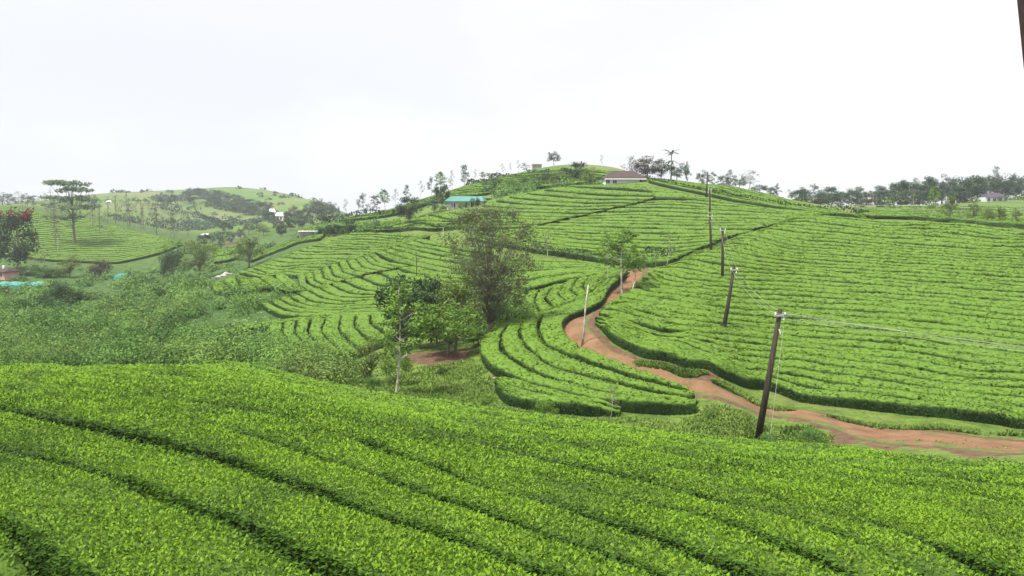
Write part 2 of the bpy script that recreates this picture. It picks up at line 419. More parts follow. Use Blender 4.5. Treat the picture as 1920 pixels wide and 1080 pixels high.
for px, py, d, r, a in [(1150, 652, 57.6, 1.1, 1), (1190, 672, 55.6, 1.1, 1), (1230, 684, 54.4, 1.1, 1), (1265, 690, 53.8, 1.1, 1), (1310, 698, 52.9, 1.2, 1), (1350, 710, 52, 1.2, 1), (1400, 735, 51, 1.2, .9), (1440, 748, 50.6, 1.1, .8), (805, 672, 62, 2.5, 1.0), (845, 668, 62, 2.3, .9), (770, 665, 63, 1.6, .7), (1330, 700, 52.6, 1.7, .95), (1290, 693, 53.6, 1.4, .8), (1360, 722, 51.6, 1.5, .8), (1230, 690, 54, 1.4, .6), (1130, 640, 59.5, 1.6, .6), (1180, 672, 55.8, 1.5, .6),
                        (1115, 782, 43.6, 1.2, .85), (1155, 788, 43, 1.0, .7), (822, 450, 137, 3, 1.0), (600, 441, 203, 4, .7), (430, 463, 330, 7, .8), (395, 478, 300, 5, .5), (1590, 835, 42, 1.2, .9), (985, 705, 52, .8, .3), (930, 700, 54, 1.1, .5), (920, 640, 66, 2, .4), (330, 520, 190, 6, .4), (1680, 850, 39.5, 1.5, .7), (1850, 858, 37.3, 1.6, .8)]:
    x, y, z = at(px, d); soil = np.maximum(soil, a * np.exp(-((gx - x) ** 2 + (gy - y) ** 2 * .6) / r ** 2))
pxg = 960 + FPX * tt
wild = np.clip((gy - 52) / 6, 0, 1) * np.clip((235 - gy) / 20, 0, 1) * np.clip((620 - pxg) / 60, 0, 1)
wild = np.maximum(wild, np.clip((gy - 195) / 6, 0, 1) * np.clip((420 - gy) / 40, 0, 1) * np.clip((700 - pxg) / 80, 0, 1) * .8)
farm = np.clip((gy - 380) / 120, 0, 1)
farm = np.maximum(farm, np.clip((gy - 200) / 10, 0, 1) * np.clip((pxg - 620) / 60, 0, 1))
gi = np.arange(NA * NL).reshape(NA, NL)
gf = np.stack([gi[:-1, :-1], gi[1:, :-1], gi[1:, 1:], gi[:-1, 1:]], -1).reshape(-1, 4)
bumpz = wave(gx, gy, 3.0, 3) * .06 * np.clip((gy - 20) / 30, 0, 1) * np.clip((260 - gy) / 60, 0, 1)
GZ += bumpz
G = link('ground', mesh_np('ground', np.stack([gx, gy, GZ], -1).reshape(-1, 3), [gf], M['ground'], smooth=True, attrs={'soil': soil.ravel(), 'wild': wild.ravel(), 'far': farm.ravel()}))
tag(G, 'rolling green valley floor and hillsides beneath the tea', kind='structure')

# dirt track
nr, nw = len(RR), 13
tan = np.gradient(RR[:, :2], axis=0); tan /= np.linalg.norm(tan, axis=1, keepdims=True)
nor = np.stack([-tan[:, 1], tan[:, 0]], 1)
e = np.linspace(-1.25, 1.25, nw)
rx = RR[:, None, 0] + nor[:, None, 0] * RR[:, None, 2] * e * .62
ry = RR[:, None, 1] + nor[:, None, 1] * RR[:, None, 2] * e * .62
rz = H(rx, ry) + .07 - .05 * np.exp(-((np.abs(e) - .5) / .2) ** 2) - .12 * np.clip(np.abs(e) - 1.0, 0, 1) / .25 + wave(rx, ry, .9, 5) * .02
ri = np.arange(nr * nw).reshape(nr, nw)
rf = np.stack([ri[:-1, :-1], ri[1:, :-1], ri[1:, 1:], ri[:-1, 1:]], -1).reshape(-1, 4)
strip = np.repeat(np.clip(1 - np.abs(np.linspace(0, 1, nr) - .60) / .12, 0, 1), nw)
road = link('dirt_road', mesh_np('dirt_road', np.stack([rx, ry, rz], -1).reshape(-1, 3), [rf], M['road_dirt'], smooth=True, attrs={'across': np.tile(e, nr), 'strip': strip}))
tag(road, 'reddish dirt track winding between the tea slopes', kind='structure')

# ------------------------------------------------------------------ tea
ONES = 'first second third fourth fifth sixth seventh eighth ninth tenth eleventh twelfth thirteenth fourteenth fifteenth sixteenth seventeenth eighteenth nineteenth'.split()
def ordinal(k):
    if k < 20: return ONES[k - 1]
    t, u = divmod(k, 10); tens = {2: 'twent', 3: 'thirt', 4: 'fort', 5: 'fift'}[t]
    return tens + 'ieth' if u == 0 else tens + 'y-' + ONES[u - 1]
LEV = .4
STAT = {'rows': 0, 'leaves': 0, 'body': 0}
def lsize(d): return np.maximum(.058, np.where(d < 45, .0043 * d, .1935 + (d - 45) * .0024))
def tea_row(Ain, Bin, gapA, gapB, h, seed, cover=2.6, young=.0, lev_=.4, dome=0.0):
    """one clipped hedge between two ground lines (k,2)"""
    r = np.random.default_rng(seed)
    k = len(Ain)
    cv = Bin - Ain; w = np.linalg.norm(cv, axis=1); cd = cv / np.maximum(w, 1e-3)[:, None]
    dmid = np.maximum(.5 * (Ain[:, 1] + Bin[:, 1]), 3)
    s = np.concatenate([[0], np.cumsum(np.linalg.norm(np.diff(Ain, axis=0), axis=1))])
    def wob(q): return 1 + .3 * np.sin(s / 1.7 + q) * np.sin(s / .63 + 2 * q) + .45 * np.sin(s / 5.1 + q * 3) * np.sin(s / 13.7 + q)
    gapA = np.maximum(gapA, .0012 * dmid); gapB = np.maximum(gapB, .0012 * dmid)
    gA = np.clip(gapA * wob(r.uniform(0, 6)), .02, None); gB = np.clip(gapB * wob(r.uniform(0, 6)), .02, None)
    gA = np.minimum(gA, w * .3); gB = np.minimum(gB, w * .3)
    a = Ain + cd * gA[:, None]; b = Bin - cd * gB[:, None]
    ww = w - gA - gB
    taper = np.ones(k); taper[0] = taper[-1] = .55
    hh = h * (1 + .05 * np.sin(s / 3.3 + r.uniform(0, 6)) + .04 * np.sin(s / 1.1 + r.uniform(0, 6)) * np.sin(s / 7 + 1)) * np.clip(ww / .5, .25, 1)
    fr = np.array([.07, .0, .0, .05, .22, .5, .78, .95, 1.0, 1.0, .93])
    hz = np.array([-.25, .45, .80, .95, 1.0, 1.01, 1.0, .95, .80, .45, -.25])
    hz = hz - dome * (2 * np.abs(fr - .5)) ** 2
    m = len(fr)
    jit = r.normal(size=(k, m, 3)) * np.array([.045, .045, .03]) * np.clip(dmid / 60, .5, 1.15)[:, None, None]
    jit[:, [0, m - 1]] *= .3
    mid = .5 * (a + b)
    xy = a[:, None] + (b - a)[:, None] * fr[None, :, None]
    xy = mid[:, None] + (xy - mid[:, None]) * taper[:, None, None]
    xy = xy + jit[..., :2]
    top = hz[None] * hh[:, None] * (.9 + .1 * taper[:, None])
    hm = H(mid[:, 0], mid[:, 1])
    zg = H(xy[..., 0], xy[..., 1]); lev = lev_ * np.clip(hz, 0, 1)[None]
    z = zg + (hm[:, None] - zg) * lev + top + jit[..., 2] + .05 * wave(xy[..., 0], xy[..., 1], 1.4, 11) * (hz > .5)
    V = np.concatenate([xy, z[..., None]], -1).reshape(-1, 3)
    btone = (np.array([0, .1, .35, .75, 1, 1, 1, .75, .35, .1, 0])[None] * np.clip((dmid + 4) / 45, .5, 1)[:, None]).ravel()  # near bodies darkened all over: shade under the leaves painted in
    ii = np.arange(k * m).reshape(k, m)
    F = np.stack([ii[:-1, :-1], ii[:-1, 1:], ii[1:, 1:], ii[1:, :-1]], -1).reshape(-1, 4)
    caps = [np.stack([ii[0, j], ii[0, j + 1], ii[0, m - 2 - j], ii[0, m - 1 - j]]) for j in range(m // 2 - 0)][:4]
    caps += [np.stack([ii[-1, m - 1 - j], ii[-1, m - 2 - j], ii[-1, j + 1], ii[-1, j]]) for j in range(4)]
    F = np.concatenate([F, np.array(caps)])
    nbody = len(F)
    # leaves
    seg = np.diff(s); sm = .5 * (ww[1:] + ww[:-1]); sdm = .5 * (dmid[1:] + dmid[:-1])
    vis = np.where(np.abs((.5 * (Ain[1:, 0] + Bin[1:, 0])) / sdm) < .74, 1.0, np.where(sdm < 20, .7, .2))
    lam = seg * (sm + .7) * cover / lsize(sdm) ** 2 * vis
    cnt = r.poisson(lam); tot = int(cnt.sum())
    STAT['rows'] += 1; STAT['leaves'] += tot; STAT['body'] += nbody
    if tot == 0: return V, F, nbody, np.zeros((0, 4), int), btone
    i = np.repeat(np.arange(k - 1), cnt); u = r.random(tot); p0 = sdm
    side = r.random(tot) < np.where(p0 < 30, 1.0, np.where(p0 < 68, .9, .5))[i] / (np.maximum(sm[i], .1) + .7) 
    f = r.random(tot); hv = 1.0 + r.normal(size=tot) * .03
    fs = np.where(r.random(tot) < .5, 0.0, 1.0); hs = r.uniform(.15, .98, tot)
    iw = np.minimum(.4 * lsize(sdm[i]) / np.maximum(sm[i], .2), .3)
    f = iw + f * (1 - 2 * iw)
    f = np.where(side, fs, f); edge = np.minimum(f, 1 - f)
    hv = np.where(side, hs, hv * (1 - .12 * np.exp(-edge / .04)) - dome * (1 - 2 * edge) ** 2)
    pa = a[i] + (a[i + 1] - a[i]) * u[:, None]; pb = b[i] + (b[i + 1] - b[i]) * u[:, None]
    p = pa + (pb - pa) * f[:, None]
    hb = hh[i] + (hh[i + 1] - hh[i]) * u
    ls = lsize(p[:, 1]) * r.uniform(.7, 1.3, tot)
    ls = np.where(side, np.where(p[:, 1] < 30, ls * 1.25, np.minimum(ls * .75, .17)), ls)
    out = np.where(f < .5, -1.0, 1.0)[:, None] * cd[i]
    zg = H(p[:, 0], p[:, 1]); zm = hm[i] + (hm[i + 1] - hm[i]) * u
    z = zg + (zm - zg) * lev_ * np.clip(hv, 0, 1) + hb * hv + .05 * wave(p[:, 0], p[:, 1], 1.4, 11) - ls * .25 + .04 * np.clip((45 - p[:, 1]) / 20, 0, 1)
    pos = np.concatenate([p, z[:, None]], 1)
    ang = r.uniform(0, 6.283, tot)
    dv = np.stack([np.cos(ang), np.sin(ang), r.uniform(.15, 1.3, tot)], 1)
    dv[:, :2] += np.where(side[:, None], out * 1.4, 0)
    dv[:, 2] = np.where(side, r.uniform(-.6, .5, tot), dv[:, 2] * np.clip(25 / p[:, 1], .3, 1))
    upv = r.normal(size=(tot, 3)) * np.clip(9 / p[:, 1], .25, .7)[:, None] + np.array([0, 0, 1.0])
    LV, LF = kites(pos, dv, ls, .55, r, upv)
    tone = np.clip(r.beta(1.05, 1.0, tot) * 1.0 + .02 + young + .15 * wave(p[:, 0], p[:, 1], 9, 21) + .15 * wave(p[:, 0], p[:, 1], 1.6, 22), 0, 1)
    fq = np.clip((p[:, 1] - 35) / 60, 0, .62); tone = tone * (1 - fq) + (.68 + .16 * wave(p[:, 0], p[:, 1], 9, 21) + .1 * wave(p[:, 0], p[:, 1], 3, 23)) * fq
    tone = np.where(side, tone * (.12 + .42 * hs), tone)  # shade of the lanes put into the tone, flank leaves darkest low down
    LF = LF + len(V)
    return np.concatenate([V, LV]), F, nbody, LF, np.concatenate([btone, np.repeat(tone, 4)])

def parse(s): return [tuple(float(v) for v in q.split(',')) for q in s.split()]
FIELDS = {}
def tea_field(key, group, label, guides, counts, win, gap=.16, h=HED, big=None, k=None, cover=3.0, start=1, step=1, young=0.0, relax=1, lev_=.4, dome=0.0, ext=0):
    """guides: picture polylines of the lanes between hedges, in order; counts: how many hedges lie between neighbouring lanes"""
    lines = []
    kk = k
    for g in guides:
        q = np.array(parse(g)) if isinstance(g, str) else np.array(g)
        w3 = np.array([hit(x, y, h, win) for x, y in resample(q, 26)])
        lines.append((q, w3))
    if kk is None: kk = int(max(14, max(np.linalg.norm(np.diff(q, axis=0), axis=1).sum() for q, _ in lines) / 7))
    cur = []
    for q, w3 in lines:
        u = np.linspace(0, 1, len(w3)); U = np.linspace(0, 1, kk)
        c = np.stack([np.interp(U, u, w3[:, j]) for j in (0, 1)], 1)
        c = smooth(c, relax * 3)
        if ext:
            e0, e1 = c[0] - c[6], c[-1] - c[-7]
            e0 = e0 / np.linalg.norm(e0); e1 = e1 / np.linalg.norm(e1)
            st = np.linspace(1, 0, 11)[:-1, None] * ext
            c = np.concatenate([c[0] + e0 * st, c, c[-1] + e1 * st[::-1]])
            c = c[c[:, 1] > -50]; c[:, 1] = np.maximum(c[:, 1], 1.6)
        cur.append(c)
    out = []; idx = start
    tot = sum(counts)
    for gidx, c in enumerate(counts):
        for j in range(c):
            f0, f1 = j / c, (j + 1) / c
            a = cur[gidx] * (1 - f0) + cur[gidx + 1] * f0; b = cur[gidx] * (1 - f1) + cur[gidx + 1] * f1
            ga = (big or {}).get((gidx, 0), gap) if j == 0 else gap
            gb = (big or {}).get((gidx + 1, 0), gap) if j == c - 1 else gap
            r2 = np.random.default_rng(idx * 77 + len(key))
            ga *= r2.uniform(.7, 1.3); gb *= r2.uniform(.7, 1.3)
            V, F, nb, LF, tone = tea_row(a, b, ga, gb, h, idx * 131 + sum(map(ord, key)), cover, young, lev_, dome)
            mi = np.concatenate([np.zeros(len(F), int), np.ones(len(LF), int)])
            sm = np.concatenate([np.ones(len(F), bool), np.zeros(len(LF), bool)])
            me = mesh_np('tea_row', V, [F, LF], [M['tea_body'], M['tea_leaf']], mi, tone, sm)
            o = link('tea_row', me); tag(o, label.format(ordinal(idx)), 'tea hedge', group)
            out.append(o); idx += step
    FIELDS[key] = cur
    return out

tea_field('front', 'clipped tea rows on the slope in front', 'clipped tea row on the near slope, {} up from the lower picture edge',
 ['-260,985 -100,1040 0,1085 80,1130', '-260,890 -120,930 0,975 60,1008 140,1060 240,1130',
  '-260,780 -120,808 0,835 120,865 230,895 330,935 480,985 570,1030 720,1110',
  '-260,722 -120,744 0,765 100,785 200,805 300,828 400,855 500,888 600,920 700,955 800,985 900,1022 1000,1060 1140,1125',
  '-100,697 0,706 200,728 400,757 600,803 784,862 842,878 889,901 935,917 990,928 1037,936 1091,952 1173,979 1280,1010 1400,1058 1520,1115',
  '60,697 200,707 400,733 600,772 750,815 893,862 975,882 1029,893 1095,913 1280,957 1327,963 1387,987 1500,1036 1640,1105',
  '180,690 300,697 450,718 600,748 750,788 850,818 963,846 1068,870 1180,893 1280,918 1380,947 1467,970 1540,990 1600,1012 1700,1055 1800,1110',
  '300,686 450,698 600,730 750,764 900,798 1087,839 1280,880 1473,933 1547,957 1667,980 1747,1013 1867,1067 1960,1120',
  '400,679 480,683 560,706 640,722 730,738 860,754 1000,775 1140,792 1300,814 1420,824 1560,833 1700,850 1920,868 2200,895'],
 [1, 1, 1, 2, 1, 1, 1, 7], (5, 48), gap=.18, big={(3, 0): .28, (2, 0): .2, (1, 0): .15}, k=170, cover=4.2, young=.17, lev_=0.0, dome=.06, ext=5.0)

tea_field('right', 'long tea rows on the right-hand slope', 'long tea row on the broad right slope, {} up from the dirt track',
 ['1116,592 1135,618 1180,640 1240,660 1300,668 1340,680 1360,698 1440,712 1510,735 1620,748 1750,760 1920,780 2150,808',
  '1118,587 1150,608 1230,627 1278,638 1333,660 1360,670 1420,678 1513,690 1580,702 1707,717 1780,730 1920,740 2150,757',
  '1121,583 1155,591 1194,602 1250,616 1305,622 1400,627 1433,633 1600,647 1713,657 1833,680 1920,687 2150,700',
  '1140,570 1167,563 1217,574 1278,588 1330,593 1430,603 1633,617 1747,627 1920,647 2150,662',
  '1214,511 1239,533 1267,536 1294,538 1333,542 1400,547 1600,560 1760,572 1920,590 2150,604',
  '1240,501 1270,490 1302,497 1338,504 1450,512 1500,513 1700,530 1920,548 2150,560',
  '1300,474 1362,460 1390,463 1417,469 1443,479 1500,484 1700,497 1920,513 2150,522',
  '1400,437 1422,428 1469,430 1495,435 1563,440 1671,453 1833,466 1920,470 2150,480',
  '1500,405 1535,403 1590,407 1671,413 1806,418 1874,426 1920,432 2150,444'],
 [3, 4, 3, 5, 5, 5, 8, 7], (45, 150), gap=.11, k=150, cover=3.0, young=.04)

tea_field('mound', 'curved tea rows on the mound', 'curved tea row on the rounded mound left of the track, {} out from the track',
 ['1180,503 1146,535 1133,558 1105,574 1069,585 1054,602 1060,622 1089,638 1117,652 1155,669 1208,691 1250,705 1278,713 1294,724',
  '1165,510 1115,548 1075,565 1020,583 1006,606 1009,623 1019,641 1056,658 1092,672 1125,683 1180,703 1240,718 1278,727 1300,731',
  '1150,516 1092,557 1040,575 985,596 969,623 978,640 992,654 1033,683 1069,694 1133,708 1167,716 1222,729 1278,738 1304,739',
  '1140,522 1070,563 1010,585 950,608 935,630 940,652 960,672 1000,694 1028,705 1069,716 1111,728 1160,738 1250,746 1306,746',
  '1130,526 1060,567 1000,588 925,612 893,640 894,658 908,680 950,695 990,712 1050,728 1105,742 1170,750 1240,755 1304,753'],
 [1, 1, 1, 1], (42, 96), gap=.16, k=110, cover=2.4)
tea_field('lobe', 'short tea rows at the foot of the mound', 'short tea row along the grassy foot of the mound, {} from its grass edge',
 ['928,716 945,736 985,745 1040,752 1105,757 1160,757', '930,706 965,722 1010,734 1060,744 1110,750 1165,754', '935,700 965,703 1000,714 1050,728 1105,742 1165,750'],
 [1, 1], (42, 60), gap=.16, cover=2.4)
tea_field('nose', 'arched tea rows on the small knoll', 'short arched tea row on the small knoll, {} from its left end',
 ['988,547 980,566 991,590', '1012,541 1002,562 1013,586', '1036,534 1022,558 1040,577', '1062,527 1046,549 1066,567', '1084,521 1070,542 1088,557', '1108,516 1092,535 1108,547', '1140,510 1122,524 1130,533', '1172,504 1160,511 1160,515'],
 [1, 1, 1, 1, 1, 1, 1], (66, 100), gap=.14, k=30)
tea_field('bench', 'tea rows on the bench behind the big tree', 'level tea row on the bench right of the airy grey tree, {} from below',
 ['940,540 985,541 1010,536 1056,526 1111,515 1172,503', '935,508 1000,506 1078,504 1135,504 1176,502', '930,478 1000,482 1078,488 1150,497 1180,501'],
 [2, 4], (80, 122), gap=.16)
tea_field('centre', 'tea rows on the middle hill face', 'contour tea row on the middle hill below the diagonal path, {} from below',
 ['870,442 930,453 1000,465 1078,476 1130,484 1200,490 1256,487', '885,434 1000,452 1130,467 1240,474 1303,466', '950,430 1000,439 1130,451 1260,457 1343,450', '985,427 1130,433 1260,438 1388,437',
  '1045,417 1130,417 1260,421 1440,421', '1095,405 1180,402 1300,406 1490,412', '1168,388 1260,388 1380,394 1530,403', '1226,374 1300,374 1420,387 1558,400', '1218,344 1273,355 1331,368 1391,381 1456,391 1570,402'],
 [3, 2, 3, 2, 3, 2, 3, 1], (98, 200), gap=.14, k=80)
tea_field('crest', 'tea rows above the diagonal path', 'tea row between the diagonal path and the middle crest, {} from below',
 ['690,431 794,427 852,425 930,426 1000,425', '760,415 852,413 930,416 1028,416', '835,398 920,404 1000,405 1072,406', '898,385 980,391 1060,393 1138,391', '950,369 1030,377 1100,380 1188,380', '1016,356 1090,362 1150,366 1238,367', '1060,348 1130,352 1200,357 1262,362', '1109,346 1160,343 1215,342 1270,359'],
 [2, 2, 2, 2, 2, 1, 1], (130, 205), gap=.18, k=60)
tea_field('top', 'tea rows above the dark lane', 'bright tea row above the dark lane at the hilltop, {} from the lane',
 ['1215,338 1234,343 1273,351 1331,363 1391,376 1456,386 1535,396 1630,404', '1260,337 1300,340 1380,350 1450,365 1520,385 1575,396 1640,404'],
 [7], (130, 225), gap=.16, k=60, young=.08)
tea_field('ridge', 'terraced tea rows on the upper left spur', 'terraced tea row on the upper left spur, {} from its top',
 ['664,434 742,436 807,441', '604,454 664,457 740,461 790,447', '572,464 600,467 660,466 720,468', '541,474 585,477 640,475 690,477', '525,481 570,485 620,483 660,486', '493,494 530,500 575,495 625,494', '472,502 505,511 560,505 592,507', '446,510 485,519 530,512 560,515'],
 [5, 3, 2, 1, 2, 2, 2], (125, 200), gap=.16, k=60)
tea_field('hook', 'short tea rows at the foot of the upper spur', 'short hooked tea row at the scrub edge of the upper spur, {} from the left',
 ['396,533 402,543', '418,524 428,543', '440,514 456,543', '462,519 482,541', '486,520 512,538', '512,515 545,545', '536,513 576,543'],
 [1, 1, 1, 1, 1, 1], (110, 152), gap=.16, k=16)
tea_field('spur', 'curved tea rows on the middle spur', 'curved tea row on the middle left spur, {} from its lower end',
 ['558,515 561,533 579,545', '586,508 590,526 613,534', '618,497 624,515 650,523', '650,487 661,504 692,511', '680,479 696,495 736,503', '703,474 720,488 775,497'],
 [2, 2, 2, 2, 2], (112, 160), gap=.16, k=24)
tea_field('spurtop', 'level tea rows above the dark lane of the spur', 'level tea row above the dark spur lane, {} up from that lane',
 ['705,473 742,490 790,500 850,511 905,517', '730,464 790,480 860,492 915,500', '757,456 810,466 860,476 920,485', '790,446 830,453 870,461 925,470'],
 [2, 2, 2], (105, 175), gap=.18, k=40)
tea_field('lower', 'long tea rows on the lower left spur', 'long curved tea row on the lower left spur, {} up from its foot',
 ['482,567 505,582 530,591 580,593 700,590 800,584 880,582 975,586', '520,557 545,572 580,580 640,579 750,573 880,568 980,574', '556,549 585,566 640,570 750,560 885,558 985,563', '595,537 630,555 690,557 780,552 890,546 985,551', '640,525 680,543 730,548 800,541 895,536 975,541', '710,511 745,526 800,530 895,526 950,530', '781,498 815,507 860,513 935,520'],
 [2, 2, 2, 2, 2, 2], (72, 145), gap=.16, k=70)
tea_field('foot', 'short tea rows on the lowest left spur', 'short arched tea row on the lowest left spur, {} from the left',
 ['502,610 504,622 512,636', '530,604 528,622 545,648', '556,598 552,622 580,654', '583,595 576,622 608,656', '612,592 602,620 640,660', '640,590 634,616 680,662', '668,589 664,612 705,650', '695,588 694,605 735,632', '725,585 728,598 765,615'],
 [1, 1, 1, 1, 1, 1, 1, 1], (76, 106), gap=.16, k=30)
tea_field('tongue', 'tea rows of the thin tongue', 'thin tea row tapering into the scrub, {} from the scrub side',
 ['345,628 420,615 482,604 560,594 640,588 700,585', '350,632 425,622 490,611 560,600 640,592 700,588'], [2], (80, 118), gap=.12, k=50)
tea_field('leftfar', 'thin tea rows on the far left slope', 'thin tea row on the bright slope at far left, {} up from its foot',
 ['-200,470 0,476 38,479 90,486 156,489 222,491 300,474 342,457', '-200,455 0,462 60,468 140,473 220,474 290,466 338,453', '-200,440 0,444 60,450 140,455 220,455 280,455 332,450', '-200,424 0,427 60,431 140,436 200,439 260,441 322,447',
  '-200,408 0,409 60,412 120,419 200,426 250,433 310,445', '-200,390 0,391 44,393 111,404 156,409 200,418 236,429 300,444'],
 [5, 5, 5, 5, 5], (215, 360), gap=.34, k=60, young=.05)
print('tea', STAT, round(time.time() - T0, 1))
# ------------------------------------------------------------------ scrub of shade bushes filling the left valley floor (nobody could count it)
def bush_leaves(r, cx, cy, cz, rad, hgt, nl, ls):
    """leaf kites over a lumpy dome"""
    a = r.uniform(0, 6.283, nl); q = r.random(nl) ** .5
    el = np.arccos(1 - r.random(nl) * 1.05)
    lum = 1 + .28 * np.sin(a * 3 + r.uniform(0, 6)) * np.sin(el * 4 + r.uniform(0, 6))
    rr = (.72 + .33 * q) * lum
    n = np.stack([np.cos(a) * np.sin(el), np.sin(a) * np.sin(el), np.cos(el)], 1)
    pos = np.stack([cx + n[:, 0] * rad * rr, cy + n[:, 1] * rad * rr, cz + np.maximum(n[:, 2], -.05) * hgt * rr], 1)
    dv = n * .25 + np.cross(n, r.normal(size=(nl, 3)))
    V, F = kites(pos, dv, ls * r.uniform(.7, 1.4, nl), .6, r, n + r.normal(size=(nl, 3)) * .3)
    tone = np.clip(r.beta(2, 2, nl) * .8 + .1 + .25 * (n[:, 2] - .4), 0, 1)  # upper leaves of the dome lighter
    return V, F, tone
def scrub(name, label, area, nb, rad, hgt, nl, ls, mat, seed, dpow=1.0):
    r = np.random.default_rng(seed); Vs, Fs, Ts, off = [], [], [], 0
    k = 0
    while k < nb:
        p = area(r)
        if p is None: continue
        x, y = p; k += 1; q = r.uniform(.45, 1.45) * (1.35 if r.random() < .12 else 1)
        sc = 1.0 if y < 110 else 1.15
        nn = int(nl * np.clip(95 / y, .35, 1.3)); lz = max(min(ls, .0032 * y), .0026 * y)
        V, F, t = bush_leaves(r, x, y, float(H(x, y)) - .15, rad * q * sc, hgt * q * r.uniform(.7, 1.25), nn, lz)
        t = np.clip(t + .22 * wave(x, y, 20, 31) + r.normal() * .2, 0, 1)
        Vs.append(V); Fs.append(F + off); off += len(V); Ts.append(np.repeat(t, 4))
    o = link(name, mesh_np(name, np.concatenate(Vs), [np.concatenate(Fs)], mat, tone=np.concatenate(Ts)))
    return tag(o, label, kind='stuff')
def inpoly(px, py, poly):
    c = False; j = len(poly) - 1
    for i in range(len(poly)):
        xi, yi = poly[i]; xj, yj = poly[j]
        if (yi > py) != (yj > py) and px < (xj - xi) * (py - yi) / (yj - yi) + xi: c = not c
        j = i
    return c
# outline of the thicket on the ground: (picture x, metres ahead)
TH = [(-260, 60), (-100, 56), (150, 56), (330, 58), (440, 60), (520, 63), (600, 66), (660, 66), (640, 74), (520, 78), (500, 82), (480, 84), (345, 84), (350, 94), (430, 104), (478, 106), (540, 104), (545, 122), (500, 128), (440, 133), (395, 134), (385, 160), (400, 185), (330, 190), (200, 188), (60, 196), (-260, 200)]
def in_thicket(r):
    y = 1 / r.uniform(1 / 205, 1 / 55); px = r.uniform(-260, 665)
    return ((px - 960) / FPX * y, y) if inpoly(px, y, TH) else None
scrub('scrub_thicket', 'tangled green thicket of low bushes covering the left valley floor', in_thicket, 620, 1.65, 2.0, 400, .2, M['leaf_scrub'], 41)
def weeds_area(polys):
    polys = [p for p in polys]
    def f(r):
        pl = polys[int(r.integers(len(polys)))]
        px = r.uniform(min(p[0] for p in pl), max(p[0] for p in pl)); y = r.uniform(min(p[1] for p in pl), max(p[1] for p in pl))
        return ((px - 960) / FPX * y, y) if inpoly(px, y, pl) else None
    return f
scrub('undergrowth', 'dark undergrowth and weeds along the foot of the left hills', weeds_area([[(-200, 200), (40, 205), (200, 205), (330, 212), (440, 205), (440, 180), (330, 186), (60, 192), (-200, 196)], [(300, 215), (420, 225), (520, 240), (500, 290), (400, 300), (340, 280)], [(560, 206), (690, 205), (740, 196), (690, 192), (640, 198), (560, 202)], [(930, 205), (1110, 204), (1120, 222), (1060, 240), (940, 226)], [(1490, 238), (1980, 318), (1980, 345), (1700, 300), (1490, 262)], [(1490, 238), (1980, 318), (1980, 345), (1700, 300), (1490, 262)], [(905, 70), (985, 72), (975, 80), (910, 84)], [(500, 50), (650, 50), (660, 58), (510, 60)]]),
      430, 1.7, 1.7, 150, .42, M['leaf_scrub'], 43)
scrub('low_weeds', 'low weeds and coarse grass around the hollow and the track verge', weeds_area([[(640, 50), (720, 47), (860, 49), (930, 47.5), (930, 44.5), (1010, 42.5), (1130, 42.3), (1240, 42), (1380, 41), (1500, 40), (1480, 38), (1300, 37.5), (1000, 38.5), (860, 40.5), (740, 43), (600, 44.5)],
      [(1290, 46), (1400, 44.5), (1500, 43.5), (1570, 42), (1540, 39), (1420, 40.5), (1300, 42)], [(1560, 37.6), (1700, 36), (1920, 33.2), (2000, 32), (2000, 31), (1920, 31.5), (1700, 34), (1560, 36)]]),
      330, .42, .30, 60, .13, M['leaf_grass'], 44)
scrub('hill_bushes', 'scattered low bushes dotting the far hills', weeds_area([[(150, 460), (330, 480), (480, 560), (590, 640), (600, 820), (430, 790), (200, 740), (100, 560)], [(220, 380), (330, 400), (420, 430), (520, 480), (500, 560), (330, 480), (200, 420)], [(220, 380), (330, 400), (420, 430), (520, 480), (500, 560), (330, 480), (200, 420)]]), 230, 2.3, 1.8, 95, .6, M['leaf_blue'], 61)
scrub('verge_tufts', 'small grass tufts scattered over the track verges', weeds_area([[(1500, 49.6), (1700, 47.8), (1960, 44.4), (1960, 42.2), (1750, 45.2), (1560, 48.0)], [(1000, 44.4), (1310, 44.4), (1340, 47.2), (1430, 46.6), (1540, 45), (1500, 43), (1330, 43.4), (1010, 43.2)], [(720, 50), (900, 50), (920, 56), (760, 57)], [(1600, 43), (1900, 39.6), (1960, 38), (1700, 41)]]), 420, .26, .20, 22, .12, M['leaf_grass'], 66)
